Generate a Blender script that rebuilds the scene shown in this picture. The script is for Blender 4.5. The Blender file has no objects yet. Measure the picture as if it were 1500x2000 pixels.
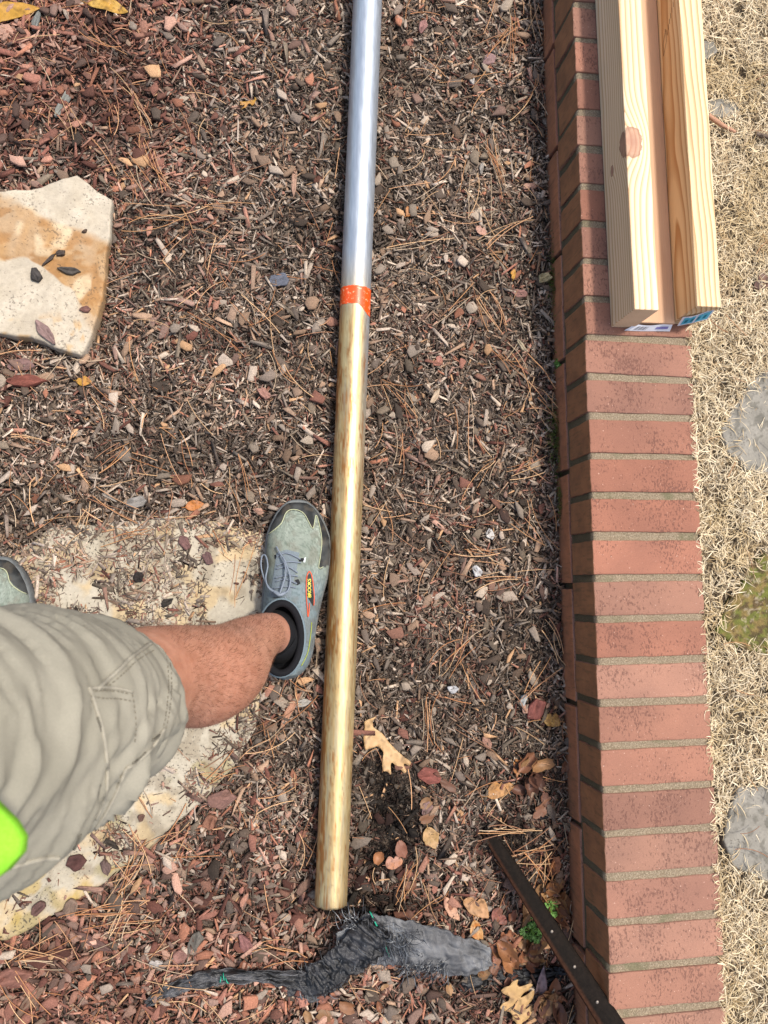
import bpy, bmesh, math, random
import numpy as np
from mathutils import Vector, Matrix, noise as mnoise

# ---------------------------------------------------------------- camera, sky, sun
sc = bpy.context.scene
COL = sc.collection
CAM_H = 1.396; FPX = 1480.0; RX, RY, RZ = 0.102, -0.1551, -0.0092
cam = bpy.data.cameras.new("camera"); cam_o = bpy.data.objects.new("camera", cam); COL.objects.link(cam_o)
cam.sensor_fit = 'VERTICAL'; cam.sensor_height = 36.0; cam.lens = FPX / 2000 * 36.0
cam.dof.use_dof = True; cam.dof.focus_distance = 1.34; cam.dof.aperture_fstop = 9.0
cam.clip_start = 0.02; cam.clip_end = 300
cam_o.location = (0, 0, CAM_H); cam_o.rotation_euler = (RX, RY, RZ)
sc.camera = cam_o
SUN_EL, SUN_AZ = math.radians(69), math.radians(62)      # azimuth clockwise from +Y
sd = Vector((math.sin(SUN_AZ) * math.cos(SUN_EL), math.cos(SUN_AZ) * math.cos(SUN_EL), math.sin(SUN_EL)))
W = bpy.data.worlds.new("World"); sc.world = W; W.use_nodes = True
nt = W.node_tree; sky = nt.nodes.new('ShaderNodeTexSky'); sky.sky_type = 'NISHITA'; sky.sun_disc = False
sky.sun_elevation = SUN_EL; sky.sun_rotation = SUN_AZ; sky.dust_density = 4.0; sky.air_density = 1.0; sky.ozone_density = 1.0
bg = nt.nodes['Background']; bg.inputs[1].default_value = 0.15; nt.links.new(sky.outputs[0], bg.inputs[0])
sl = bpy.data.lights.new("sun", 'SUN'); sl.energy = 2.5; sl.angle = math.radians(5.0); sl.color = (1.0, 0.95, 0.87)
so = bpy.data.objects.new("sun", sl); COL.objects.link(so); so.rotation_euler = sd.to_track_quat('Z', 'Y').to_euler()
so.location = (2, 2, 5)
sc.view_settings.view_transform = 'Standard'; sc.view_settings.look = 'None'; sc.view_settings.gamma = 1.0
sc.view_settings.exposure = 0.62

# ---------------------------------------------------------------- helpers
def R3(rx, ry, rz):
    cx, sx, cy, sy, cz, sz = np.cos(rx), np.sin(rx), np.cos(ry), np.sin(ry), np.cos(rz), np.sin(rz)
    X = np.array([[1, 0, 0], [0, cx, -sx], [0, sx, cx]]); Y = np.array([[cy, 0, sy], [0, 1, 0], [-sy, 0, cy]])
    Z = np.array([[cz, -sz, 0], [sz, cz, 0], [0, 0, 1]])
    return Z @ Y @ X
CM = R3(RX, RY, RZ)
def at(px, py, z=0.0):
    """point of the place at height z that the photograph shows at px, py"""
    d = CM @ np.array([(px - 750) / FPX, -(py - 1000) / FPX, -1.0])
    t = (z - CAM_H) / d[2]
    return np.array([d[0] * t, d[1] * t, z])
def to_px(p):
    q = (np.atleast_2d(p) - [0, 0, CAM_H]) @ CM
    return np.stack([750 + FPX * q[:, 0] / -q[:, 2], 1000 - FPX * q[:, 1] / -q[:, 2]], 1)
rng = np.random.default_rng(7); random.seed(7)
def lin(r, g, b):
    f = lambda c: ((c / 255 + 0.055) / 1.055) ** 2.4 if c > 10 else c / 255 / 12.92
    return np.array([f(r), f(g), f(b)])
_perm = rng.random((256, 256))
def vnoise(x, y):
    x = np.asarray(x, float); y = np.asarray(y, float)
    xi = np.floor(x).astype(int); yi = np.floor(y).astype(int); fx = x - xi; fy = y - yi
    fx = fx * fx * (3 - 2 * fx); fy = fy * fy * (3 - 2 * fy)
    g = lambda a, b: _perm[a & 255, b & 255]
    return (g(xi, yi) * (1 - fx) + g(xi + 1, yi) * fx) * (1 - fy) + (g(xi, yi + 1) * (1 - fx) + g(xi + 1, yi + 1) * fx) * fy
def fbm(x, y, o=4):
    s = 0; a = 0.5; t = 0
    for i in range(o):
        s = s + a * vnoise(np.asarray(x) * 2 ** i + 17.3 * i, np.asarray(y) * 2 ** i + 5.1 * i); t += a; a *= 0.5
    return s / t
def sstep(a, b, x):
    t = np.clip((x - a) / (b - a), 0, 1); return t * t * (3 - 2 * t)
def inpoly(px, py, poly):
    px = np.asarray(px); py = np.asarray(py); c = np.zeros(px.shape, bool); n = len(poly); j = n - 1
    for i in range(n):
        xi, yi = poly[i]; xj, yj = poly[j]
        c ^= ((yi > py) != (yj > py)) & (px < (xj - xi) * (py - yi) / (yj - yi + 1e-12) + xi); j = i
    return c
def mesh_np(name, V, faces_flat, sizes, mat, parent=None, col=None, smooth=False, vcol=None):
    """V (n,3); faces_flat loop vertex indices; sizes loop counts; col per face, vcol per vertex"""
    me = bpy.data.meshes.new(name)
    V = np.ascontiguousarray(V, dtype=np.float32); F = np.asarray(faces_flat, dtype=np.int32).ravel(); S = np.asarray(sizes, dtype=np.int32)
    me.vertices.add(len(V)); me.vertices.foreach_set('co', V.ravel())
    me.loops.add(len(F)); me.loops.foreach_set('vertex_index', F)
    me.polygons.add(len(S)); st = np.zeros(len(S), np.int32); st[1:] = np.cumsum(S)[:-1]
    me.polygons.foreach_set('loop_start', st); me.polygons.foreach_set('loop_total', S)
    me.update(calc_edges=True)
    if vcol is not None:
        a = me.color_attributes.new("col", 'FLOAT_COLOR', 'POINT')
        c = np.ones((len(V), 4), np.float32); c[:, :3] = vcol; a.data.foreach_set('color', c.ravel())
    if smooth: me.polygons.foreach_set('use_smooth', np.ones(len(S), bool))
    me.validate(); me.materials.append(mat)
    o = bpy.data.objects.new(name, me); COL.objects.link(o)
    if parent is not None: o.parent = parent
    return o
def grid_faces(nu, nv, closed_v=False):
    i = np.arange(nu - 1)[:, None]; j = np.arange(nv if closed_v else nv - 1)[None, :]
    a = i * nv + j; b = i * nv + (j + 1) % nv; c = (i + 1) * nv + (j + 1) % nv; d = (i + 1) * nv + j
    return np.stack([a, b, c, d], -1).reshape(-1, 4)
def tag(o, label=None, cat=None, group=None, kind=None):
    if label: o['label'] = label
    if cat: o['category'] = cat
    if group: o['group'] = group
    if kind: o['kind'] = kind
    return o
def empty(name, loc, label, cat, group=None):
    o = bpy.data.objects.new(name, None); COL.objects.link(o); o.location = loc; o.empty_display_size = 0.05
    return tag(o, label, cat, group)
def keep(o, root):
    """parent o (built in world coordinates) to root"""
    o.parent = root; o.matrix_parent_inverse = Matrix.Translation(-Vector(root.location)); return o
def tube(path, rad, n=8, cap=True):
    P = np.asarray(path, float); m = len(P); rad = np.broadcast_to(np.asarray(rad, float), (m,))
    T = np.gradient(P, axis=0); T /= np.linalg.norm(T, axis=1)[:, None] + 1e-12
    up = np.array([0, 0, 1.0]) if abs(T[:, 2]).mean() < 0.8 else np.array([1.0, 0, 0])
    N = np.cross(T, up); N /= np.linalg.norm(N, axis=1)[:, None] + 1e-12; B = np.cross(N, T)
    a = np.arange(n) / n * 2 * np.pi
    V = P[:, None] + rad[:, None, None] * (np.cos(a)[None, :, None] * N[:, None] + np.sin(a)[None, :, None] * B[:, None])
    F = [list(f) for f in grid_faces(m, n, True)]
    if cap: F.append(list(range(n))[::-1]); F.append([(m - 1) * n + k for k in range(n)])
    return V.reshape(-1, 3), F
class MB:
    def __init__(s): s.V = []; s.F = []; s.S = []; s.C = []; s.n = 0
    def add(s, V, F, c=None):
        V = np.asarray(V, float); s.V.append(V)
        for f in F: s.F.extend([int(k) + s.n for k in f]); s.S.append(len(f))
        s.C.append(np.broadcast_to(np.array(c if c is not None else (1, 1, 1), float), (len(V), 3))); s.n += len(V)
    def build(s, name, mat, parent=None, smooth=False, root=None):
        o = mesh_np(name, np.concatenate(s.V), s.F, s.S, mat, None, smooth=smooth, vcol=np.concatenate(s.C))
        if parent is not None: keep(o, parent) if root is None else None
        if root is not None: o.parent = parent
        return o

# ---------------------------------------------------------------- materials
class NT:
    def __init__(s, name):
        s.m = bpy.data.materials.new(name); s.m.use_nodes = True; s.t = s.m.node_tree
        s.b = s.t.nodes['Principled BSDF']; s.co = None
    def n(s, typ, **kw):
        nd = s.t.nodes.new(typ)
        for k, v in kw.items(): setattr(nd, k, v)
        return nd
    def l(s, a, b): s.t.links.new(a, b)
    def coord(s, scale=(1, 1, 1), kind='Object'):
        tc = s.n('ShaderNodeTexCoord'); mp = s.n('ShaderNodeMapping'); mp.inputs['Scale'].default_value = scale
        s.l(tc.outputs[kind], mp.inputs[0]); return mp.outputs[0]
    def noise(s, sc_, det=5, rough=0.6, vec=None, dist=0.0):
        nd = s.n('ShaderNodeTexNoise'); nd.inputs['Scale'].default_value = sc_; nd.inputs['Detail'].default_value = det
        nd.inputs['Roughness'].default_value = rough; nd.inputs['Distortion'].default_value = dist
        s.l(vec if vec is not None else s.coord(), nd.inputs['Vector']); return nd.outputs['Fac']
    def ramp(s, fac, stops):
        r = s.n('ShaderNodeValToRGB'); e = r.color_ramp.elements
        while len(e) > 1: e.remove(e[-1])
        e[0].position = stops[0][0]; e[0].color = (*stops[0][1], 1) if len(stops[0][1]) == 3 else stops[0][1]
        for p, c in stops[1:]:
            k = e.new(p); k.color = (*c, 1)
        s.l(fac, r.inputs[0]); return r.outputs[0]
    def mix(s, fac, a, b, mode='MIX'):
        m = s.n('ShaderNodeMix', data_type='RGBA', blend_type=mode)
        for v, i in ((fac, 0), (a, 6), (b, 7)):
            if hasattr(v, 'links') or hasattr(v, 'is_linked'): s.l(v, m.inputs[i])
            else: m.inputs[i].default_value = v if i == 0 else (*v, 1)
        return m.outputs[2]
    def math(s, op, a, b=0.0, c=0.0):
        m = s.n('ShaderNodeMath', operation=op)
        for v, i in ((a, 0), (b, 1), (c, 2)):
            if hasattr(v, 'is_linked'): s.l(v, m.inputs[i])
            else: m.inputs[i].default_value = v
        return m.outputs[0]
    def attr(s): 
        a = s.n('ShaderNodeAttribute'); a.attribute_name = 'col'; return a.outputs['Color']
    def bump(s, h, strength=0.3, dist=0.002):
        b = s.n('ShaderNodeBump'); b.inputs['Strength'].default_value = strength; b.inputs['Distance'].default_value = dist
        s.l(h, b.inputs['Height']); s.l(b.outputs[0], s.b.inputs['Normal'])
    def out(s, color, rough=0.8, metal=0.0, spec=0.3):
        if hasattr(color, 'is_linked'): s.l(color, s.b.inputs['Base Color'])
        else: s.b.inputs['Base Color'].default_value = (*color, 1)
        if hasattr(rough, 'is_linked'): s.l(rough, s.b.inputs['Roughness'])
        else: s.b.inputs['Roughness'].default_value = rough
        s.b.inputs['Metallic'].default_value = metal; s.b.inputs['Specular IOR Level'].default_value = spec
        return s.m
G = lambda v: (v, v, v)
def m_attr(name, scale, amt=0.35, rough=0.85, bump=0.3, stretch=(1, 1, 1), spec=0.25, metal=0.0, bd=0.001):
    m = NT(name); v = m.coord(stretch); f = m.noise(scale, 5, 0.65, v)
    c = m.mix(1.0, m.attr(), m.ramp(f, [(0.25, G(1 - amt)), (0.75, G(1 + amt * 0.6))]), 'MULTIPLY')
    m.bump(f, bump, bd); return m.out(c, rough, metal, spec)
M_CHIP = m_attr('weathered wood chip', 420, 0.5, 0.85, 0.5, spec=0.2)
M_BIGCHIP = m_attr('bark', 160, 0.45, 0.75, 0.6, (1, 4, 1), bd=0.0015)
M_LEAF = m_attr('dry leaf', 120, 0.22, 0.55, 0.3, spec=0.35)
M_NEEDLE = m_attr('pine needle', 90, 0.2, 0.5, 0.0)
M_GRASS = m_attr('dormant grass blade', 60, 0.18, 0.6, 0.0)
def m_stone(name, speck=0.5, tint=0.76):
    m = NT(name); v = m.coord(); c = m.mix(1.0, m.attr(), (tint, tint * 0.98, tint * 0.95), 'MULTIPLY')
    c = m.mix(1.0, c, m.ramp(m.noise(18, 5, 0.6, v), [(0.3, G(0.84)), (0.7, G(1.12))]), 'MULTIPLY')
    c = m.mix(1.0, c, m.ramp(m.noise(150, 5, 0.7, v), [(0.3, G(0.85)), (0.7, G(1.1))]), 'MULTIPLY')
    k = m.math('ADD', m.noise(210, 3, 0.6, v), m.math('MULTIPLY', m.noise(22, 4, 0.6, v), 0.5))
    pm = m.ramp(k, [(0.86, G(0)), (0.93, G(1))]); c = m.mix(m.math('MULTIPLY', pm, speck), c, (0.05, 0.042, 0.032))
    m.bump(m.math('SUBTRACT', m.math('MULTIPLY', m.noise(90, 6, 0.65, v), 0.8), m.math('MULTIPLY', pm, 0.3)), 0.5, 0.002); return m.out(c, 0.8, 0, 0.25)
M_STONE = m_stone('sandstone')
M_OLDSTONE = m_stone('weathered sandstone', 0.8, 0.74)
M_CLOTH = None

def m_soil():
    m = NT('soil and fine bark'); vo = m.n('ShaderNodeTexVoronoi'); vo.inputs['Scale'].default_value = 170
    v = m.coord(); mp = m.n('ShaderNodeVectorMath', operation='ADD'); nz = m.n('ShaderNodeTexNoise'); nz.inputs['Scale'].default_value = 60
    m.l(v, nz.inputs['Vector']); m.l(v, mp.inputs[0]); sc2 = m.n('ShaderNodeVectorMath', operation='SCALE'); sc2.inputs['Scale'].default_value = 0.02
    m.l(nz.outputs['Color'], sc2.inputs[0]); m.l(sc2.outputs[0], mp.inputs[1]); m.l(mp.outputs[0], vo.inputs['Vector'])
    sep = m.n('ShaderNodeSeparateColor'); m.l(vo.outputs['Color'], sep.inputs[0])
    c = m.ramp(sep.outputs[0], [(0, (0.03, 0.022, 0.017)), (0.5, (0.075, 0.056, 0.043)), (0.8, (0.13, 0.095, 0.07)), (1, (0.2, 0.16, 0.13))])
    m.bump(vo.outputs['Distance'], 0.8, 0.004); return m.out(c, 0.95)
M_SOIL = m_soil()
def m_lawnbase():
    m = NT('lawn thatch'); f = m.noise(220, 6, 0.7, dist=0.5)
    c = m.ramp(f, [(0.3, (0.03, 0.02, 0.012)), (0.48, (0.09, 0.065, 0.04)), (0.64, (0.22, 0.17, 0.10))]); m.bump(f, 0.8, 0.004); return m.out(c, 0.95)
M_THATCH = m_lawnbase()
def m_brick():
    m = NT('red brick'); v = m.coord()
    big = m.noise(9, 3, 0.5, v); c = m.mix(1.0, m.attr(), m.ramp(big, [(0.3, (0.84, 0.84, 0.86)), (0.7, (1.12, 1.1, 1.08))]), 'MULTIPLY')
    pit = m.noise(330, 3, 0.6, m.coord((1.0, 0.55, 1.0))); cl = m.noise(15, 4, 0.6, v)
    k = m.math('ADD', m.math('MULTIPLY', pit, 0.9), m.math('MULTIPLY', cl, 0.55))
    pm = m.ramp(k, [(0.79, G(0)), (0.87, G(1))])
    c = m.mix(m.math('MULTIPLY', pm, 0.6), c, (0.10, 0.045, 0.035))
    lt = m.ramp(m.noise(260, 2, 0.5, m.coord((1, 1, 1.2))), [(0.70, G(0)), (0.74, G(1))])
    c = m.mix(m.math('MULTIPLY', lt, 0.55), c, (0.62, 0.42, 0.32))
    gr = m.ramp(m.noise(800, 2, 0.5, v), [(0.3, G(0.86)), (0.7, G(1.12))]); c = m.mix(1.0, c, gr, 'MULTIPLY')
    h = m.math('SUBTRACT', m.math('MULTIPLY', m.noise(500, 4, 0.7, v), 0.4), pm); m.bump(h, 0.55, 0.0012)
    return m.out(c, 0.85, 0, 0.25)
M_BRICK = m_brick()
def m_brickold():
    m = NT('aged brown brick'); v = m.coord(); sx = m.n('ShaderNodeSeparateXYZ'); m.l(v, sx.inputs[0])
    up = m.ramp(m.math('ADD', sx.outputs[2], m.math('MULTIPLY', m.math('SUBTRACT', m.noise(30, 3, 0.6, v), 0.5), 0.01)), [(0.056, (0.36, 0.150, 0.078)), (0.061, (0.29, 0.135, 0.066))])
    c = m.mix(1.0, up, m.ramp(m.noise(24, 5, 0.65, v), [(0.3, (0.7, 0.72, 0.72)), (0.7, (1.2, 1.15, 1.05))]), 'MULTIPLY')
    st = m.noise(60, 4, 0.7, m.coord((1, 3.0, 0.5))); c = m.mix(m.ramp(st, [(0.52, G(0)), (0.68, G(0.5))]), c, (0.075, 0.06, 0.03)); m.bump(m.noise(300, 4, 0.7, v), 0.5, 0.001)
    return m.out(c, 0.8, 0, 0.3)
M_BRICKOLD = m_brickold()
def m_mortar():
    m = NT('mortar'); v = m.coord(); f = m.noise(420, 4, 0.75, v); g = m.noise(14, 4, 0.6, v)
    c = m.ramp(f, [(0.3, (0.12, 0.090, 0.055)), (0.5, (0.225, 0.175, 0.115)), (0.72, (0.42, 0.345, 0.24))])
    ms = m.ramp(g, [(0.56, G(0)), (0.68, G(0.6))])
    c = m.mix(ms, c, (0.10, 0.105, 0.05)); sx = m.n('ShaderNodeSeparateXYZ'); m.l(v, sx.inputs[0])
    c = m.mix(m.ramp(sx.outputs[2], [(0.132, G(0.8)), (0.138, G(0))]), c, (0.055, 0.045, 0.022)); m.bump(f, 0.9, 0.002); return m.out(c, 0.95)
M_MORTAR = m_mortar()

# ---------------------------------------------------------------- the setting: mulch bed, wall, lawn
WX, WW, WH = 0.5637, 0.205, 0.1506          # wall: left face, width, height of its top
TRENCH = at(820, 1840, 0)
def gz(x, y):
    x = np.asarray(x, float); y = np.asarray(y, float)
    z = 0.022 * (fbm(x * 3.1 + 9, y * 3.1 + 4, 3) - 0.5) + 0.010 * (fbm(x * 14, y * 14, 3) - 0.5)
    # hollow dug above the torn fabric
    d = ((x - 0.16) / 0.34) ** 2 + ((y - (TRENCH[1] + 0.055)) / 0.075) ** 2
    z = z - 0.028 * np.exp(-d)
    d2 = ((x - at(1010, 1890)[0]) / 0.12) ** 2 + ((y - at(1010, 1895)[1]) / 0.035) ** 2
    z = z - 0.03 * np.exp(-d2)
    edge = sstep(1.6, 2.6, np.maximum(abs(x), abs(y)))
    return z * (1 - edge) - 0.004 * edge
def axis_pts(lo, hi, step, far):
    core = np.arange(lo, hi + 1e-6, step); g = step * 1.35 ** np.arange(1, 40); g = np.cumsum(g); g = g[g < far]
    return np.concatenate([(lo - g)[::-1], core, hi + g])
xs = axis_pts(-1.4, 0.62, 0.01, 40); ys = axis_pts(-1.4, 1.5, 0.01, 40)
Xg, Yg = np.meshgrid(xs, ys, indexing='ij'); Zg = gz(Xg, Yg) - 0.006
ground = mesh_np('mulch_ground', np.stack([Xg, Yg, Zg], -1).reshape(-1, 3), grid_faces(len(xs), len(ys))[:, ::-1], [4] * ((len(xs) - 1) * (len(ys) - 1)), M_SOIL, smooth=True)
tag(ground, 'dark soil of the planting bed under the bark mulch', None, None, 'structure')
LZ = 0.128
def lz(x, y): return LZ + 0.014 * (fbm(np.asarray(x) * 9 + 3, np.asarray(y) * 9, 3) - 0.5)
xs = np.concatenate([[WX + WW - 0.02], axis_pts(WX + WW, 1.6, 0.012, 40)[lambda: slice(None)] if False else np.concatenate([np.arange(WX + WW, 1.5, 0.012), 1.5 + np.cumsum(0.012 * 1.35 ** np.arange(1, 24))])])
xs = xs[xs < 42]; ys = axis_pts(-1.4, 1.5, 0.012, 40)
Xg, Yg = np.meshgrid(xs, ys, indexing='ij')
lawn = mesh_np('lawn_ground', np.stack([Xg, Yg, lz(Xg, Yg) - 0.012], -1).reshape(-1, 3), grid_faces(len(xs), len(ys))[:, ::-1], [4] * ((len(xs) - 1) * (len(ys) - 1)), M_THATCH, smooth=True)
tag(lawn, 'straw coloured lawn behind the brick wall', None, None, 'structure')

def box_bm(bm, c, size, jit=0.0, bev=0.003, rot=0.0, seg=2, wob=0.0):
    r = bmesh.ops.create_cube(bm, size=1.0); vs = r['verts']
    for v in vs:
        v.co = Vector((v.co.x * size[0], v.co.y * size[1], v.co.z * size[2]))
        if jit: v.co += Vector([random.uniform(-jit, jit) for _ in range(3)])
    bmesh.ops.rotate(bm, verts=vs, cent=(0, 0, 0), matrix=Matrix.Rotation(rot, 3, 'Z'))
    bmesh.ops.translate(bm, verts=vs, vec=c)
    if bev:
        es = list({e for v in vs for e in v.link_edges})
        bmesh.ops.bevel(bm, geom=es, offset=bev, segments=seg, affect='EDGES', profile=0.6)
def build_wall():
    root = empty('brick_wall', (WX + WW / 2, 0, 0), 'low red brick garden wall capped with bricks laid on edge', 'brick wall')
    Vs, Fs, Ss, Cs = [], [], [], []; n = 0
    def add_brick(c, size, rot=0, big=False):
        nonlocal n
        bm = bmesh.new(); bmesh.ops.create_cube(bm, size=1.0); bmesh.ops.subdivide_edges(bm, edges=bm.edges[:], cuts=9, use_grid_fill=True)
        for v in bm.verts: v.co = Vector((v.co.x * size[0], v.co.y * size[1], v.co.z * size[2]))
        bm.normal_update(); es = [e for e in bm.edges if len(e.link_faces) == 2 and e.calc_face_angle() > 1.0]; bmesh.ops.bevel(bm, geom=es, offset=0.0019, segments=2, affect='EDGES', profile=0.6)
        sd_ = random.random() * 50
        for v in bm.verts:
            nz = mnoise.noise_vector(v.co * 42 + Vector((sd_, 0, 0))) * 0.0011 + mnoise.noise_vector(v.co * 150 + Vector((sd_, 9, 0))) * 0.0007; v.co += nz
        bmesh.ops.rotate(bm, verts=bm.verts[:], cent=(0, 0, 0), matrix=Matrix.Rotation(rot, 3, 'Z'))
        bm.verts.ensure_lookup_table(); bm.verts.index_update()
        V = np.array([v.co[:] for v in bm.verts]) + np.array(c); 
        t = random.random(); base = (lin(190, 142, 124) * (1 - t) + lin(184, 124, 104) * t if random.random() < 0.75 else lin(172, 124, 108)) * 0.72
        base = base * np.array([0.84, 0.86, 0.80]) * random.uniform(0.85, 1.07); cc = np.tile(base, (len(V), 1))
        Vs.append(V); Cs.append(cc)
        for f in bm.faces: Fs.extend([v.index + n for v in f.verts]); Ss.append(len(f.verts))
        n += len(V); bm.free()
    P = 0.0715
    for i in range(-12, 48):
        y = 1.0167 - P * (i + 0.5)
        rr = random.uniform(-0.010, 0.010)
        add_brick((WX + WW / 2 + random.uniform(-0.002, 0.002), y + random.uniform(-0.001, 0.001), WH - 0.046 + random.uniform(-0.0012, 0.0008)), (WW, 0.0585 + random.uniform(-0.0012, 0.0012), 0.092), rr)
    for i in range(-5, 17):
        y = 1.0167 - 0.2145 * i - 0.05
        add_brick((WX + 0.046 - 0.003, y, 0.0565 - 0.0285), (0.092, 0.2035, 0.057), random.uniform(-0.004, 0.004))
        add_brick((WX + WW - 0.046, y, 0.0565 - 0.0285), (0.092, 0.2035, 0.057))
        add_brick((WX + 0.046 - 0.003, y + 0.1, -0.04), (0.092, 0.2035, 0.057))
    b = mesh_np('bricks', np.concatenate(Vs), Fs, Ss, M_BRICK, vcol=np.concatenate(Cs)); keep(b, root)
    # the outer face has weathered brown with algae: faces that look towards the bed take the aged brick
    me = b.data; me.materials.append(M_BRICKOLD); nrm = np.zeros(len(me.polygons) * 3, np.float32); me.polygons.foreach_get('normal', nrm); nx = nrm.reshape(-1, 3)[:, 0]
    cen = np.zeros(len(me.polygons) * 3, np.float32); me.polygons.foreach_get('center', cen); cx = cen.reshape(-1, 3)[:, 0]
    me.polygons.foreach_set('material_index', ((nx < -0.6) & (cx < WX + 0.02)).astype(np.int32))
    # mortar: one strip with a rough, slightly hollow surface
    yy = np.arange(-2.45, 1.95, 0.006); prof = [(0.006, -0.08), (0.005, 0.05), (0.001, 0.0535), (0.001, 0.060), (0.004, 0.064), (0.003, 0.146), (0.006, WH - 0.0022)] + [(x, WH - 0.0018) for x in np.arange(0.016, WW - 0.01, 0.008)] + [(WW - 0.004, WH - 0.003), (WW - 0.004, -0.08)]
    prof = np.array(prof); Y, K = np.meshgrid(yy, np.arange(len(prof)), indexing='ij')
    V = np.stack([WX + prof[K, 0], Y, prof[K, 1]], -1)
    V[..., 2] -= 0.0035 * fbm(V[..., 0] * 60, Y * 60, 3) * (prof[K, 1] > 0.14); V[..., 0] += 0.002 * (fbm(Y * 50, prof[K, 1] * 70, 2) - 0.5)
    mo = mesh_np('mortar', V.reshape(-1, 3), grid_faces(len(yy), len(prof)), [4] * ((len(yy) - 1) * (len(prof) - 1)), M_MORTAR, smooth=False); keep(mo, root)
build_wall()

# ---------------------------------------------------------------- flagstones
def flagstone(name, poly_px, ztop, thick, colf, label, group, mat=M_STONE, rough=0.003, nr=70, na=320, subz=None):
    P = np.array([at(x, y, ztop)[:2] for x, y in poly_px]); c = P.mean(0)
    Q = []
    for i in range(len(P)):
        a, b = P[i], P[(i + 1) % len(P)]; k = max(2, int(np.linalg.norm(b - a) / 0.006))
        for t in np.arange(k) / k: Q.append(a + (b - a) * t)
    Q = np.array(Q); d = Q - c; L = np.linalg.norm(d, axis=1)
    d = d / L[:, None]; L = L + 0.010 * (fbm(Q[:, 0] * 22, Q[:, 1] * 22, 3) - 0.5) + 0.004 * (fbm(Q[:, 0] * 110, Q[:, 1] * 110, 2) - 0.5)
    n = len(Q); ts = np.concatenate([np.linspace(0.0, 0.965, nr), [0.978, 0.99, 0.998, 1.0, 1.0, 0.985]])
    zs = np.concatenate([np.zeros(nr), [-0.0006, -0.002, -0.005, -0.009, -thick * 0.6, -thick]])
    V = np.zeros((len(ts), n, 3)); V[..., :2] = c + ts[:, None, None] * L[None, :, None] * d[None]
    h = rough * (fbm(V[..., 0] * 7, V[..., 1] * 7, 4) - 0.5) + rough * 0.35 * (fbm(V[..., 0] * 60, V[..., 1] * 60, 3) - 0.5)
    V[..., 2] = ztop + zs[:, None] + h
    C = colf(V.reshape(-1, 3), to_px(V.reshape(-1, 3)))
    o = mesh_np(name, V.reshape(-1, 3) - [c[0], c[1], 0], grid_faces(len(ts), n, True), [4] * ((len(ts) - 1) * n), mat, smooth=True, vcol=C)
    o.location = (c[0], c[1], 0); tag(o, label, 'stepping stone', group); return P
def mixc(a, b, t): return np.atleast_2d(a) * (1 - t[:, None]) + np.atleast_2d(b) * t[:, None]
def col_top(V, px):
    x, y = px[:, 0], px[:, 1]; w = 40 * (fbm(x / 60, y / 60, 4) - 0.5); c = mixc(lin(206, 196, 178), lin(190, 178, 156), fbm(x / 30, y / 30, 4))
    # ochre band sweeping from the upper left to the lower right
    up = 378 + 0.48 * np.maximum(x, 0) - 0.0002 * x * x + w; lo = 505 + 0.05 * x + 0.0030 * np.maximum(x, 0) ** 2 + w
    band = sstep(0, 16, y - up) * sstep(0, 6, lo - y); edge = sstep(120, 210, x + w) * sstep(470, 600, y) * sstep(-12, 8, x - (150 + (y - 500) * 0.12 - w))
    t = np.maximum(band * 0.9, edge * 0.7); c = mixc(c, lin(176, 128, 62), t * (0.65 + 0.5 * (fbm(x / 25, y / 70, 3) - 0.3)))
    c = mixc(c, lin(160, 112, 58), sstep(0.55, 0.7, fbm(x / 45 + 7, y / 18, 3)) * band * 0.6)
    c = mixc(c, lin(226, 212, 180), sstep(0.56, 0.7, fbm(x / 40 + 3, y / 40 + 9, 2)) * band * 0.5)
    c = mixc(c, lin(200, 150, 70), sstep(0.6, 0.7, fbm(x / 22 + 50, y / 22, 3)) * sstep(600, 640, y) * 0.5)
    return c
poly_top = [(-60, 380), (0, 372), (60, 368), (150, 340), (218, 388), (214, 430), (207, 520), (200, 590), (180, 655), (158, 694), (120, 682), (60, 660), (0, 650), (-60, 640)]
flagstone('flagstone', poly_top, 0.030, 0.045, col_top, 'cream and ochre banded flagstone lying on the mulch near the upper left', None)
def col_big(V, px):
    x, y = px[:, 0], px[:, 1]; c = mixc(lin(204, 196, 178), lin(182, 172, 150), fbm(x / 60, y / 60, 4))
    c = mixc(c, lin(212, 182, 128), sstep(0.52, 0.66, fbm(x / 40 + 9, y / 40, 3)) * 0.55)
    c = mixc(c, lin(150, 138, 88), sstep(0.55, 0.68, fbm(x / 50 + 3, y / 50 + 40, 3)) * 0.6 * sstep(1300, 1500, y))
    c = mixc(c, lin(190, 164, 92), sstep(0.60, 0.70, fbm(x / 36 + 31, y / 36, 3)) * 0.7 * sstep(1650, 1720, y))
    c = mixc(c, lin(120, 104, 80), sstep(0.56, 0.66, fbm(x / 34 + 5, y / 34, 4)) * 0.4)
    return c
poly_big = [(-140, 1180), (60, 1060), (100, 1030), (200, 1024), (300, 1010), (420, 1018), (520, 1042), (530, 1160), (524, 1290), (500, 1420), (470, 1480), (400, 1560), (300, 1652), (210, 1722), (150, 1762), (60, 1818), (10, 1845), (-60, 1850), (-200, 1700), (-220, 1400)]
PB = flagstone('flagstone', poly_big, 0.014, 0.03, col_big, 'large pale flagstone under the standing leg, littered with bark crumbs', None, M_OLDSTONE, nr=110)
def col_blue(V, px):
    x, y = px[:, 0], px[:, 1]; c = mixc(lin(160, 156, 146), lin(134, 130, 120), fbm(x / 22, y / 22, 4))
    return mixc(c, lin(78, 76, 66), sstep(0.55, 0.66, fbm(x / 12, y / 12, 3)) * 0.45)
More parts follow.
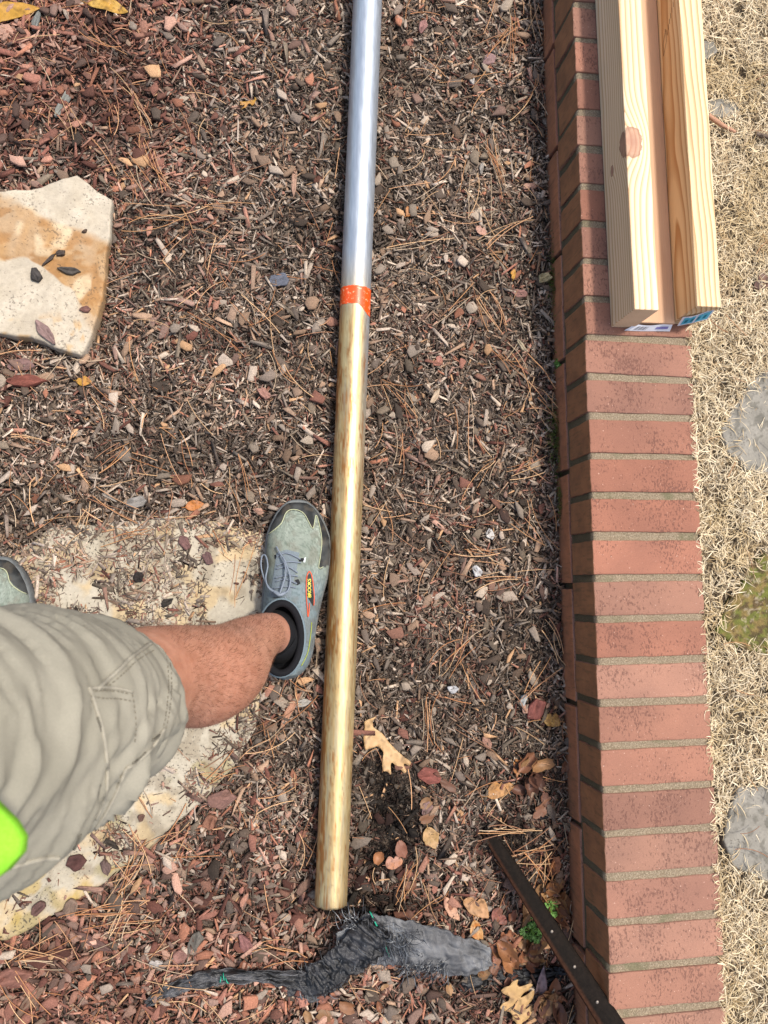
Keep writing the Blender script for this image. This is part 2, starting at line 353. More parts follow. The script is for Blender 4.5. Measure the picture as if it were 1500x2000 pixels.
def col_moss(V, px):
    x, y = px[:, 0], px[:, 1]; c = mixc(lin(122, 104, 62), lin(98, 100, 46), sstep(0.4, 0.6, fbm(x / 16, y / 16, 4)))
    c = mixc(c, lin(74, 58, 42), sstep(0.5, 0.6, fbm(x / 9 + 8, y / 9, 3)) * 0.75); return mixc(c, lin(160, 146, 120), sstep(0.62, 0.7, fbm(x / 7 + 3, y / 7 + 5, 3)) * 0.6)
M_MOSS = m_attr('mossy stone', 140, 0.4, 0.95, 1.0, bd=0.004)
GS = 'stones set in the dry lawn'
SZ = LZ + 0.004
lawn_stones = []
def lawn_stone(poly, colf, label, mat=M_STONE, dz=0.0):
    P = flagstone('paving_stone', poly, SZ + dz, 0.05, colf, label, GS, mat, 0.004, 40); lawn_stones.append(P)
lawn_stone([(1500, 722), (1462, 748), (1432, 800), (1406, 838), (1420, 884), (1452, 918), (1500, 930), (1620, 925), (1640, 740)], col_blue, 'blue grey stepping stone in the lawn beside the middle of the wall')
lawn_stone([(1500, 1078), (1462, 1110), (1448, 1150), (1412, 1198), (1400, 1232), (1440, 1262), (1500, 1280), (1640, 1270), (1640, 1090)], col_moss, 'moss covered brown stepping stone in the dry grass', M_MOSS, 0.003)
lawn_stone([(1500, 1532), (1444, 1540), (1420, 1590), (1412, 1640), (1432, 1690), (1500, 1725), (1620, 1715), (1640, 1545)], col_blue, 'grey mottled stepping stone lowest in the strip of lawn')
lawn_stone([(1350, 76), (1396, 80), (1404, 100), (1390, 112), (1345, 116)], col_blue, 'small grey stone against the timber near the top edge')
lawn_stone([(1380, 196), (1420, 192), (1446, 208), (1440, 232), (1404, 226), (1380, 222)], col_blue, 'grey stone half buried in grass beside the timber knot')

# ---------------------------------------------------------------- bark mulch
XLO, XHI, YLO, YHI = -1.22, WX + 0.002, -1.12, 1.42
big_poly_w = [tuple(p) for p in PB]
top_poly_w = [tuple(at(x, y, 0.030)[:2]) for x, y in poly_top]
def rot_of(n, tilt):
    yaw = rng.random(n) * 2 * np.pi; a = rng.normal(0, tilt, n); b = rng.normal(0, tilt, n)
    cy, sy, ca, sa, cb, sb = np.cos(yaw), np.sin(yaw), np.cos(a), np.sin(a), np.cos(b), np.sin(b)
    X = np.stack([cy * cb, sy * cb, -sb], 1); Yv = np.stack([-sy * ca + cy * sb * sa, cy * ca + sy * sb * sa, cb * sa], 1); Z = np.cross(X, Yv)
    return np.stack([X, Yv, Z], 2)
GREY = [lin(*c) for c in ((128, 118, 108), (104, 94, 86), (150, 138, 126), (86, 76, 68), (118, 100, 86), (152, 140, 126), (74, 64, 56), (134, 112, 94), (104, 94, 82))]
RED = [lin(*c) for c in ((128, 84, 70), (108, 70, 58), (148, 104, 86), (96, 58, 48), (142, 92, 68), (122, 98, 88), (88, 68, 60), (150, 116, 100))]
GREY = np.array(GREY) * [1.24, 1.19, 1.13]; RED = np.array(RED); RED = (RED * 0.78 + RED.mean(1, keepdims=True) * 0.22) * [1.20, 1.10, 1.0]
def redness(px, py):
    r = 0.16 + 0.75 * sstep(620, 80, px) * sstep(520, 120, py) + 0.45 * sstep(1500, 1850, py) + 0.25 * sstep(700, 300, px) * sstep(1300, 1600, py)
    r = r + 0.30 * sstep(640, 0, px) * sstep(900, 600, py)
    return np.clip(r + 0.5 * (fbm(px / 90, py / 90, 3) - 0.5), 0.02, 0.97)
def coarse(px, py):
    return np.clip(0.18 + 0.75 * sstep(560, 120, px) * sstep(480, 100, py) + 0.75 * sstep(1560, 1850, py) * sstep(1150, 700, px) + 0.35 * sstep(700, 300, px) * sstep(1350, 1600, py), 0, 1)
def scatter(n, keepf=None):
    x = rng.uniform(XLO, XHI, n); y = rng.uniform(YLO, YHI, n)
    # thin out far beyond the view
    px = to_px(np.stack([x, y, np.zeros(n)], 1)); ok = (px[:, 0] > -330) & (px[:, 1] > -330) & (px[:, 1] < 2330)
    x, y, px = x[ok], y[ok], px[ok]
    if keepf is not None:
        k = rng.random(len(x)) < keepf(px[:, 0], px[:, 1]); x, y, px = x[k], y[k], px[k]
    ins = inpoly(x, y, big_poly_w)
    q = fbm(px[:, 0] / 55 + 4, px[:, 1] / 55 + 8, 4)
    cover = 0.02 + 0.97 * sstep(0.525, 0.57, q + 0.06 * sstep(230, 60, px[:, 0]) * sstep(1300, 1100, px[:, 1]) + 0.05 * sstep(1120, 1010, px[:, 1]) - 0.06 * sstep(1500, 1600, px[:, 1]))
    bp = PB; e0 = bp; e1 = np.roll(bp, -1, 0); pt = np.stack([x, y], 1); dm = np.full(len(x), 9.0)
    for a_, b_ in zip(e0, e1):
        ab = b_ - a_; t_ = np.clip(((pt - a_) @ ab) / (ab @ ab), 0, 1); dm = np.minimum(dm, np.linalg.norm(pt - a_ - t_[:, None] * ab, axis=1))
    cover = np.maximum(cover, sstep(0.036, 0.0, dm + 0.06 * (q - 0.45)) * sstep(1560, 1440, px[:, 1]))
    k = (~ins | (rng.random(len(x)) < cover * 0.9)) & ~inpoly(x, y, top_poly_w)
    x, y, px, ins = x[k], y[k], px[k], ins[k]
    return x, y, px, np.where(ins, 0.0145, gz(x, y)), ins
def palette(px, n):
    r = rng.random(n) < redness(px[:, 0], px[:, 1]); g = GREY[rng.integers(0, len(GREY), n)]; rd = RED[rng.integers(0, len(RED), n)]
    c = np.where(r[:, None], rd, g) * rng.uniform(0.74, 1.28, (n, 1)) * np.where(rng.random((n, 1)) < 0.05, 1.35, 1.0)
    c *= (0.82 + 0.60 * fbm(px[:, 0] / 160 + 11, px[:, 1] / 160 + 3, 4))[:, None]
    dark = sstep(0.50, 0.62, fbm(px[:, 0] / 110 + 60, px[:, 1] / 110, 3)); c *= (1 - 0.45 * dark[:, None] * (rng.random((n, 1)) < 0.8))
    wet_shade = np.exp(-(((px[:, 0] - 735 - 40 * np.sin(px[:, 1] / 60)) / 55) ** 2 + ((px[:, 1] - 1610) / 150) ** 2)) + np.exp(-(((px[:, 0] - 985) / 60) ** 2 + ((px[:, 1] - 1635) / 50) ** 2)) + np.exp(-(((px[:, 0] - 720) / 130) ** 2 + ((px[:, 1] - 1775) / 22) ** 2))  # wet and dark mulch; last term paints shade in the hollow below the pipe
    c *= 1 - 0.88 * np.clip(wet_shade * 1.5, 0, 1)[:, None] * (rng.random((n, 1)) < 0.93)
    t = rng.random(n) < 0.02; c[t] = lin(190, 150, 112) * rng.uniform(0.7, 1.1, (t.sum(), 1)); return c
def shreds(n, lmin, lmax, wmin, wmax, tmin, tmax, zmax, tilt, keepf=None, bright=1.0):
    x, y, px, z0, ins = scatter(n, keepf); n = len(x); u = rng.random(n) ** 1.8
    L = lmin + (lmax - lmin) * u; Wd = rng.uniform(wmin, wmax, n) * (0.7 + 0.6 * u); T = rng.uniform(tmin, tmax, n)
    base = np.array([[-1, -1, -1], [1, -1, -1], [1, 1, -1], [-1, 1, -1], [-1, -1, 1], [1, -1, 1], [1, 1, 1], [-1, 1, 1]], float) * 0.5
    V = np.tile(base, (n, 1, 1)); tp = rng.uniform(0.25, 1.0, (n, 2)); sel = V[:, :, 0] > 0
    V[:, :, 1] *= np.where(sel, tp[:, :1], tp[:, 1:]); V[:, :, 0] += rng.uniform(-0.14, 0.14, (n, 8)) * 1.0
    V[:, :, 0] *= L[:, None]; V[:, :, 1] *= Wd[:, None]; V[:, :, 2] *= T[:, None]
    V[:, :, 1] += (rng.normal(0, 0.08, (n, 1)) * L[:, None]) * (V[:, :, 0] / L[:, None]) ** 2 * 4
    Rm = rot_of(n, tilt); V = np.einsum('nij,nkj->nki', Rm, V)
    z = z0 + np.where(ins, T * 0.5, rng.random(n) ** 0.7 * zmax); V += np.stack([x, y, z], 1)[:, None]
    c = palette(px, n) * bright
    F = np.array([[0, 3, 2, 1], [4, 5, 6, 7], [0, 1, 5, 4], [1, 2, 6, 5], [2, 3, 7, 6], [3, 0, 4, 7]])
    Fn = (F[None] + (np.arange(n) * 8)[:, None, None]).reshape(-1, 4)
    return V.reshape(-1, 3), Fn, np.repeat(c, 8, 0)
def barks(n, smin, smax, zmax, tilt, keepf=None, K=6):
    x, y, px, z0, ins = scatter(n, keepf); n = len(x); S = smin + (smax - smin) * rng.random(n) ** 2.2; S = np.where(ins, np.minimum(S, 0.013) * 0.8, S)
    a = np.sort(np.linspace(0, 2 * np.pi, K, endpoint=False)[None] + rng.uniform(-0.42, 0.42, (n, K)), 1); r = 0.5 * rng.uniform(0.55, 1.2, (n, K))
    asp = rng.uniform(0.28, 0.72, (n, 1)); ox = np.cos(a) * r; oy = np.sin(a) * r * asp; T = np.clip(S * rng.uniform(0.10, 0.28, n), 0.001, 0.007)
    V = np.zeros((n, 3 * K + 1, 3)); zz = rng.uniform(0.55, 1.0, (n, K))
    V[:, :K, 0] = ox; V[:, :K, 1] = oy; V[:, K:2 * K, 0] = ox * 1.02; V[:, K:2 * K, 1] = oy * 1.02; V[:, 2 * K:3 * K, 0] = ox * 0.93; V[:, 2 * K:3 * K, 1] = oy * 0.9
    V[:, :, :2] *= S[:, None, None]; V[:, K:2 * K, 2] = T[:, None] * zz * 0.7; V[:, 2 * K:3 * K, 2] = T[:, None] * zz; V[:, 3 * K, 2] = T * 0.95
    Rm = rot_of(n, tilt); V = np.einsum('nij,nkj->nki', Rm, V); z = z0 + np.where(ins, 0.001, rng.random(n) * zmax); V += np.stack([x, y, z], 1)[:, None]
    c = palette(px, n) * 0.90
    q = np.arange(K); q2 = (q + 1) % K
    A = np.stack([q, q2, K + q2, K + q], 1); B = A + K; Tt = np.stack([2 * K + q, 2 * K + q2, np.full(K, 3 * K)], 1); n3 = 3 * K + 1; off = np.arange(n) * n3
    F4 = (np.concatenate([A, B])[None] + off[:, None, None]).reshape(-1, 4); F3 = (Tt[None] + off[:, None, None]).reshape(-1, 3)
    return V.reshape(-1, 3), F4, F3, np.repeat(c, n3, 0)
def build_mulch():
    cf = lambda px, py: 1 - 0.55 * coarse(px, py)
    A = [shreds(60000, 0.005, 0.022, 0.0005, 0.0011, 0.0004, 0.0009, 0.013, 0.16, cf, 0.9),
         shreds(120000, 0.004, 0.015, 0.0009, 0.0026, 0.0005, 0.0012, 0.009, 0.18, cf, 0.98),
         shreds(62000, 0.008, 0.030, 0.0018, 0.0052, 0.0008, 0.0020, 0.012, 0.14, None, 1.02),
         shreds(9500, 0.018, 0.046, 0.0035, 0.0095, 0.0014, 0.0034, 0.0145, 0.11, lambda a, b: 0.25 + 0.75 * coarse(a, b), 1.12)]
    B = [barks(30000, 0.005, 0.015, 0.011, 0.16), barks(23000, 0.013, 0.040, 0.0140, 0.13, lambda a, b: 0.07 + 0.93 * coarse(a, b))]
    V, F4, F3, C, n = [], [], [], [], 0
    for v, f, c in A: V.append(v); F4.append(f + n); C.append(c); n += len(v)
    for v, f4, f3, c in B: V.append(v); F4.append(f4 + n); F3.append(f3 + n); C.append(c); n += len(v)
    F4 = np.concatenate(F4); F3 = np.concatenate(F3)
    o = mesh_np('bark_mulch', np.concatenate(V), np.concatenate([F4.ravel(), F3.ravel()]), np.concatenate([np.full(len(F4), 4), np.full(len(F3), 3)]), M_CHIP, vcol=np.concatenate(C))
    tag(o, 'grey and reddish shredded bark mulch covering the bed', 'mulch', None, 'stuff')
build_mulch()

# ---------------------------------------------------------------- pine needles
def build_needles():
    P = []; C = []
    def needle(x, y, ang, L, z, curve, col):
        t = np.linspace(-0.5, 0.5, 7); a = ang + curve * t; dx = np.cumsum(np.cos(a)) * L / 7; dy = np.cumsum(np.sin(a)) * L / 7
        dx -= dx.mean(); dy -= dy.mean(); zz = z + gz(x + dx, y + dy) * 0.9 + random.uniform(-0.003, 0.004) * t * 2 + 0.004 * (0.25 - t * t) * random.random()
        P.append(np.stack([x + dx, y + dy, zz], 1)); C.append(col)
    def tone(): return lin(*random.choice([(188, 140, 96), (170, 118, 78), (204, 166, 124), (150, 108, 80), (196, 150, 110), (180, 158, 130)])) * random.uniform(0.85, 1.25)
    def bundle(px, py, deg, n, Lpx, spread=6, jit=26):
        for k in range(n):
            p = at(px + random.gauss(0, jit * 0.5), py + random.gauss(0, jit * 0.5), 0.0)
            needle(p[0], p[1], math.radians(deg + random.gauss(0, spread * 1.6)), Lpx / 1070 * random.uniform(0.55, 1.1), 0.0165 + random.random() * 0.006, random.gauss(0, 0.5), tone())
    for a in [(280, 230, -60, 5, 120, 8), (300, 330, -62, 6, 140, 6), (215, 240, -70, 4, 90, 10), (330, 430, 6, 6, 140, 4), (190, 95, -35, 3, 110, 8), (260, 370, -70, 4, 100, 10),
              (420, 650, -28, 4, 180, 5), (500, 620, -40, 4, 120, 7), (960, 330, -75, 12, 150, 8), (985, 90, 70, 10, 130, 18), (920, 400, -80, 4, 120, 12), (820, 480, 20, 4, 160, 5),
              (985, 470, 25, 4, 150, 8), (950, 610, -62, 9, 120, 8), (880, 600, 50, 3, 110, 5), (1000, 730, -60, 5, 120, 10), (1050, 800, -50, 4, 90, 10), (800, 800, -62, 5, 130, 10),
              (895, 840, -89, 3, 150, 4), (770, 870, 78, 3, 120, 8), (1020, 920, 12, 4, 130, 6), (1030, 1020, -52, 6, 140, 8), (940, 1080, -30, 6, 110, 15), (970, 1130, 8, 5, 110, 8),
              (900, 1270, 50, 7, 120, 6), (1080, 1240, -68, 4, 110, 6), (1050, 1330, 62, 4, 110, 14), (830, 1420, 85, 6, 140, 6), (980, 1610, 0, 7, 100, 6),
              (1040, 1660, 12, 6, 120, 8), (1050, 1700, 78, 9, 100, 18), (790, 1720, 68, 7, 110, 8), (800, 1880, -50, 3, 90, 10), (210, 1770, 3, 9, 150, 5), (240, 1790, 40, 9, 100, 16),
              (260, 1700, 25, 8, 110, 20), (80, 1850, -10, 8, 120, 10), (60, 1930, -60, 5, 120, 12), (330, 1620, 30, 5, 120, 10), (350, 1880, -15, 4, 130, 8), (560, 1860, -20, 4, 120, 10),
              (160, 1040, 75, 5, 130, 5), (230, 1010, -22, 5, 150, 4), (260, 1040, 25, 5, 120, 8), (470, 1120, 82, 4, 150, 5), (440, 1090, -65, 7, 90, 10), (365, 900, -75, 3, 120, 4),
              (480, 940, -72, 3, 140, 4), (215, 890, 38, 5, 90, 10), (180, 780, -58, 4, 130, 5), (60, 1000, -58, 3, 90, 10), (60, 860, -12, 4, 90, 10), (590, 1660, 75, 3, 110, 6),
              (280, 1560, -58, 3, 80, 5), (255, 1640, -55, 3, 90, 6), (520, 1450, 60, 4, 110, 14), (560, 1550, 20, 4, 110, 15), (1060, 60, 60, 5, 90, 20), (1040, 200, 80, 6, 100, 15), (420, 1500, 30, 5, 110, 12),
              (560, 740, -60, 4, 100, 12), (700, 60, 70, 3, 90, 15), (850, 150, 40, 4, 110, 20), (430, 400, 10, 3, 110, 10)]:
        bundle(*a)
    for i in range(2100):
        x = random.uniform(XLO, XHI - 0.01); y = random.uniform(YLO, YHI); q = to_px([[x, y, 0]])[0]
        w = 0.35 + 0.65 * float(fbm(q[0] / 130 + 2, q[1] / 130, 3) > 0.5) 
        if random.random() > w or inpoly(np.array([x]), np.array([y]), top_poly_w)[0]: continue
        if inpoly(np.array([x]), np.array([y]), big_poly_w)[0] and random.random() < 0.8: continue
        needle(x, y, random.random() * 6.28, random.uniform(0.02, 0.10), 0.012 + random.random() * 0.006, random.gauss(0, 0.5), tone() * random.uniform(0.7, 1.05))
    for i in range(70):
        x = random.uniform(WX + WW + 0.005, 1.1); y = random.uniform(-1.0, 1.3); L = random.uniform(0.03, 0.08); a = random.random() * 6.28; t = np.linspace(-0.5, 0.5, 7); aa = a + random.gauss(0, 0.5) * t
        P.append(np.stack([x + np.cumsum(np.cos(aa)) * L / 7, y + np.cumsum(np.sin(aa)) * L / 7, np.full(7, WH + 0.003)], 1)); C.append(tone() * 0.8)
    mb = MB()
    for p, c in zip(P, C):
        v, f = tube(p, 0.00068 * random.uniform(0.75, 1.2), 4, False); mb.add(v, f, c)
    tag(mb.build('pine_needles', M_NEEDLE), 'fallen tan pine needles scattered over the mulch', 'pine needles', None, 'stuff')
build_needles()

# ---------------------------------------------------------------- dormant grass
def build_grass():
    n = 155000; x = rng.uniform(WX + WW - 0.001, 1.5, n); y = rng.uniform(-1.15, 1.42, n)
    px = to_px(np.stack([x, y, np.full(n, LZ)], 1)); ok = (px[:, 0] < 2150) & (px[:, 1] > -300) & (px[:, 1] < 2300); x, y, px = x[ok], y[ok], px[ok]
    k = np.ones(len(x), bool)
    for P in lawn_stones:
        c = P.mean(0); Ps = c + (P - c) * 0.90; k &= ~inpoly(x, y, [tuple(p) for p in Ps]) | (rng.random(len(x)) < 0.05)
    hole = fbm(x * 38, y * 38, 3); k &= (hole < 0.585) | (rng.random(len(x)) < 0.25)
    x, y, px = x[k], y[k], px[k]; n = len(x); L = rng.uniform(0.012, 0.042, n); Wd = rng.uniform(0.0006, 0.0017, n)
    yaw = rng.random(n) * 2 * np.pi; el = np.abs(rng.normal(0.30, 0.28, n)); K = 4; t = np.linspace(0, 1, K)
    bend = rng.normal(0, 0.9, n); dr = yaw[:, None] + bend[:, None] * t[None]; e2 = el[:, None] * (1 - 0.9 * t[None])
    sx = np.cumsum(np.cos(dr) * np.cos(e2), 1) * L[:, None] / K; sy = np.cumsum(np.sin(dr) * np.cos(e2), 1) * L[:, None] / K; sz = np.cumsum(np.sin(e2), 1) * L[:, None] / K
    sx -= sx[:, :1]; sy -= sy[:, :1]; C = np.stack([x[:, None] + sx, y[:, None] + sy, (lz(x, y) - 0.008 + rng.random(n) * 0.012)[:, None] + sz], -1)
    # blades at the wall edge lie just over the brick
    over = sstep(WX + WW + 0.004, WX + WW - 0.012, C[..., 0]); C[..., 2] = np.where(C[..., 0] < WX + WW + 0.003, np.maximum(C[..., 2], WH + 0.0012), C[..., 2])
    back = np.clip(WX + WW - 0.012 - C[..., 0], 0, None); C[..., 0] += back
    wv = np.stack([-np.sin(dr), np.cos(dr), rng.normal(0, 0.35, (n, 1)) * np.ones((1, K))], -1) * (Wd[:, None] * np.array([0.7, 1.0, 0.8, 0.15])[None])[..., None] * 0.5
    V = np.stack([C - wv, C + wv], 2).reshape(n, K * 2, 3); F = np.array([[2 * i, 2 * i + 1, 2 * i + 3, 2 * i + 2] for i in range(K - 1)])
    pal = np.array([lin(*c) for c in ((212, 194, 158), (198, 178, 142), (226, 210, 178), (172, 150, 116), (208, 192, 162), (146, 124, 92))]); c = pal[rng.integers(0, 6, n)] * rng.uniform(0.85, 1.12, (n, 1))
    c = c * (0.80 + 0.38 * fbm(x * 30 + 5, y * 30, 3))[:, None]
    gold = sstep(0.58, 0.68, fbm(x * 14, y * 14 + 9, 3)); c = c * (1 - gold[:, None] * 0.35) + lin(168, 140, 84)[None] * gold[:, None] * 0.35
    o = mesh_np('dry_grass', V.reshape(-1, 3), (F[None] + (np.arange(n) * K * 2)[:, None, None]).reshape(-1, 4), np.full(n * (K - 1), 4), M_GRASS, vcol=np.repeat(c, K * 2, 0))
    tag(o, 'dormant straw coloured grass of the lawn', 'grass', None, 'stuff')
build_grass()
# MORE

# ---------------------------------------------------------------- steel pipe
def build_pipe():
    r = 0.0280; zc = r + 0.006
    a = at(646, 1764, r - 0.002); b0 = at(718, 0, r + 0.020); d = b0 - a; d /= np.linalg.norm(d); L = 3.05
    root = empty('steel_pipe', tuple(a), 'long galvanised steel pipe lying on the mulch, its lower half stained golden', 'pipe')
    n, m = 72, 700; s = np.concatenate([np.linspace(0, 2.1, m - 20), np.linspace(2.13, L, 20)]); th = np.arange(n) / n * 2 * np.pi
    N = np.cross(d, [0, 0, 1]); N /= np.linalg.norm(N); B = np.cross(N, d)
    S, T = np.meshgrid(s, th, indexing='ij')
    endj = 0.004 * (fbm(T * 3, T * 0 + 5, 3) - 0.5) * (S < 0.004)
    V = a + (S + endj)[..., None] * d + r * (np.cos(T)[..., None] * N + np.sin(T)[..., None] * B)
    # stain: measured along the pipe from the band
    sb = np.linalg.norm(at(698, 585, zc) - a)
    u = np.cos(T); streak = 0.4 * fbm(T * 3 + 40, S * 5.0, 3) + 0.6 * fbm(T * 40, S * 34.0, 3); fine = fbm(T * 34, S * 16, 3)
    silver = mixc(lin(182, 190, 196), lin(164, 172, 180), fine.ravel()); gold = mixc(lin(206, 184, 130), lin(188, 154, 92), sstep(0.3, 0.75, streak).ravel())
    g = sstep(sb + 0.10, sb - 0.06, S + 0.02 * (streak - 0.5)); right = sstep(0.35, 0.9, u) * sstep(sb - 0.45, sb, S); g = g * (1 - 0.85 * right)
    c = mixc(silver, gold, np.clip(g, 0, 1).ravel() * 0.92)
    rust = sstep(0.54, 0.74, 0.5 * fbm(T * 2.5 + 3, S * 9 + 9, 3) + 0.5 * fbm(T * 40, S * 60, 3) + 0.17 * np.maximum(-u, 0) + 0.06 * sstep(0.7, 1.0, u)) * sstep(sb + 0.05, sb - 0.15, S)
    c = mixc(c, lin(158, 98, 40), (rust * 0.85).ravel())
    dirt = sstep(0.74, 0.80, fbm(T * 20 + S * 7, S * 75, 3)) * sstep(sb + 0.02, sb - 0.1, S); c = mixc(c, lin(70, 56, 36), (dirt * 0.3).ravel())
    c = mixc(c, lin(176, 168, 140), (sstep(0.6, 0.72, fbm(T * 14 + 9, S * 10, 3)) * g * 0.5).ravel())
    c = mixc(c, lin(70, 48, 30), (sstep(0.03, 0.0, S + 0.02 * fine) * 0.5).ravel())
    m_ = NT('stained galvanised steel'); v = m_.coord((1, 0.12, 1)); f = m_.noise(260, 4, 0.6, v)
    cc = m_.mix(1.0, m_.attr(), m_.ramp(f, [(0.3, G(0.86)), (0.7, G(1.08))]), 'MULTIPLY'); rr = m_.ramp(f, [(0.3, G(0.36)), (0.7, G(0.52))]); m_.bump(f, 0.10, 0.0006)
    M = m_.out(cc, rr, 0.66, 0.5)
    F = [list(q) for q in grid_faces(m, n, True)]
    Vi = a + (s[::60, None, None] * d) + (r - 0.0035) * (np.cos(th)[None, :, None] * N + np.sin(th)[None, :, None] * B)
    k0 = m * n; F = np.array(F); Vi = Vi.reshape(-1, 3); mi = len(s[::60]); Fi = grid_faces(mi, n, True)[:, ::-1] + k0
    ring0 = np.array([[i, k0 + i, k0 + (i + 1) % n, (i + 1) % n] for i in range(n)])
    Fall = np.concatenate([F, Fi, ring0]); Vall = np.concatenate([V.reshape(-1, 3), Vi]); C = np.concatenate([c, np.tile(lin(60, 50, 42), (len(Vi), 1))])
    o = mesh_np('tube', Vall, Fall, [4] * len(Fall), M, smooth=True, vcol=C); keep(o, root)
    # painted orange band, ragged lower edge
    th2 = np.linspace(-0.62, 3.3, 90); rows = 24; R = []
    for i, t in enumerate(th2):
        x = math.cos(t)                                     # +1 right side, -1 left side
        top = sb + 0.014 + 0.003 * (fbm([t * 6], [1.0])[0] - 0.5); low = sb - 0.020 - 0.017 * sstep(0.0, 0.9, x) + 0.003 * (fbm([t * 9], [7.0])[0] - 0.5)
        R.append([a + (low + (top - low) * k / (rows - 1)) * d + (r + 0.0006) * (math.cos(t) * N + math.sin(t) * B) for k in range(rows)])
    V = np.array(R).reshape(-1, 3); mb = NT('orange marking paint'); vv = mb.coord(); f = mb.noise(160, 4, 0.6, vv)
    c = mb.mix(mb.ramp(f, [(0.58, G(0)), (0.64, G(0.75))]), (0.66, 0.075, 0.008), (0.80, 0.40, 0.22)); M = mb.out(c, 0.3, 0, 0.5)
    o = mesh_np('paint_band', V, grid_faces(len(th2), rows), [4] * ((len(th2) - 1) * (rows - 1)), M, smooth=True); keep(o, root)
build_pipe()

# ---------------------------------------------------------------- timber on the wall
def wood_mat(name, light, dark, pith, ringw, knots=(), pink=None, warp=0.006, contrast=1.0, fig=0.5):
    """solid wood: growth rings round a pith line running along local Y"""
    m = NT(name); tc = m.n('ShaderNodeTexCoord'); sx = m.n('ShaderNodeSeparateXYZ'); m.l(tc.outputs['Object'], sx.inputs[0])
    lo = m.n('ShaderNodeTexNoise'); lo.inputs['Scale'].default_value = 2.6; lo.inputs['Detail'].default_value = 2
    mp = m.n('ShaderNodeMapping'); mp.inputs['Scale'].default_value = (3, 1.0, 3); m.l(tc.outputs['Object'], mp.inputs[0]); m.l(mp.outputs[0], lo.inputs['Vector'])
    w = m.math('MULTIPLY', m.math('SUBTRACT', lo.outputs['Fac'], 0.5), warp)
    x = m.math('SUBTRACT', sx.outputs[0], pith[0]); z = m.math('SUBTRACT', sx.outputs[2], pith[1])
    x = m.math('ADD', x, m.math('MULTIPLY', sx.outputs[1], pith[2])); 
    r = m.math('SQRT', m.math('ADD', m.math('MULTIPLY', x, x), m.math('MULTIPLY', z, z))); r = m.math('ADD', r, w)
    kfs = []
    for (kx, ky, kz, kr) in knots:
        dx = m.math('SUBTRACT', sx.outputs[0], kx); dy = m.math('MULTIPLY', m.math('SUBTRACT', sx.outputs[1], ky), 0.62); dz = m.math('SUBTRACT', sx.outputs[2], kz)
        dd = m.math('SQRT', m.math('ADD', m.math('ADD', m.math('MULTIPLY', dx, dx), m.math('MULTIPLY', dy, dy)), m.math('MULTIPLY', dz, dz)))
        g = m.math('POWER', 2.718, m.math('MULTIPLY', m.math('MULTIPLY', dd, dd), -1.0 / (kr * kr * 3.2)))
        r = m.math('ADD', r, m.math('MULTIPLY', g, kr * 0.9)); kfs.append((dd, kr))
    ph = m.math('DIVIDE', r, ringw); fr = m.math('FRACT', ph)
    band = m.ramp(fr, [(0.0, G(0.0)), (0.45, G(0.12)), (0.82, G(0.9)), (0.93, G(1.0)), (1.0, G(0.0))])
    vary = m.n('ShaderNodeTexNoise'); vary.inputs['Scale'].default_value = 1.0; vv = m.n('ShaderNodeCombineXYZ'); m.l(m.math('FLOOR', ph), vv.inputs[0]); m.l(vv.outputs[0], vary.inputs['Vector'])
    amt = m.math('MULTIPLY', m.math('MULTIPLY', band, m.ramp(vary.outputs['Fac'], [(0.3, G(0.5)), (0.7, G(1.0))])), contrast)
    c = m.mix(amt, light, dark)
    big = m.noise(fig, 2, 0.5, m.coord((30, 2.2, 30))); c = m.mix(1.0, c, m.ramp(big, [(0.3, (0.88, 0.84, 0.78)), (0.7, (1.06, 1.06, 1.06))]), 'MULTIPLY')
    fib = m.noise(1.0, 4, 0.7, m.coord((900, 18, 900))); c = m.mix(1.0, c, m.ramp(fib, [(0.3, G(0.9)), (0.7, G(1.07))]), 'MULTIPLY')
    for dd, kr in kfs:
        e = m.noise(34, 4, 0.65); t = m.math('ADD', m.math('DIVIDE', dd, kr), m.math('MULTIPLY', m.math('SUBTRACT', e, 0.5), 1.1))
        c = m.mix(m.ramp(t, [(0.4, G(0.85)), (1.0, G(0.55)), (1.9, G(0.0))]), c, pink or (0.36, 0.16, 0.10))
        c = m.mix(m.ramp(t, [(0.72, G(0)), (0.95, G(0.5)), (1.15, G(0))]), c, (0.16, 0.07, 0.04))
    m.bump(m.math('ADD', amt, m.math('MULTIPLY', fib, 0.5)), 0.12, 0.0005)
    return m.out(c, 0.6, 0, 0.3)
def board(name, p0, d, w, h, L, mat, label, group):
    """p0: lower left near corner; d: unit direction of length; local axes x across, y along"""
    bm = bmesh.new(); box_bm(bm, (w / 2, L / 2, h / 2), (w, L, h), 0, 0.0022, 0, 3)
    me = bpy.data.meshes.new('board'); bm.to_mesh(me); bm.free(); me.materials.append(mat)
    o = bpy.data.objects.new('board', me); COL.objects.link(o)
    root = empty(name, tuple(p0), label, 'board', group); root.rotation_euler = (0, 0, math.atan2(-d[0], d[1])); o.parent = root
    return root
zt = WH + 0.0015
A0 = at(1193, 639, zt); A1 = at(1162, 0, zt); dA = A1 - A0; dA /= np.linalg.norm(dA)
BH = 0.0889; BW = 0.0445
T1 = at(1368, 598, zt + BH); T0 = at(1243, 602, zt + BH); B1 = at(1325, 0, zt + BH)
C0 = at(1362, 598, zt + BH); C1 = at(1326, 0, zt + BH); dC = C1 - C0; dC /= np.linalg.norm(dC)
print('board fit', A0, T0, C0, dA, dC, 'gap', C0[0] - A0[0] - BW)
M_W1 = wood_mat('pale pine with knot', (0.80, 0.64, 0.43), (0.48, 0.24, 0.09), (0.092, -0.024, 0.007), 0.0054, [(0.012, 0.300, 0.082, 0.019), (-0.002, 0.276, 0.034, 0.007)], (0.31, 0.14, 0.09), 0.014, 1.0)
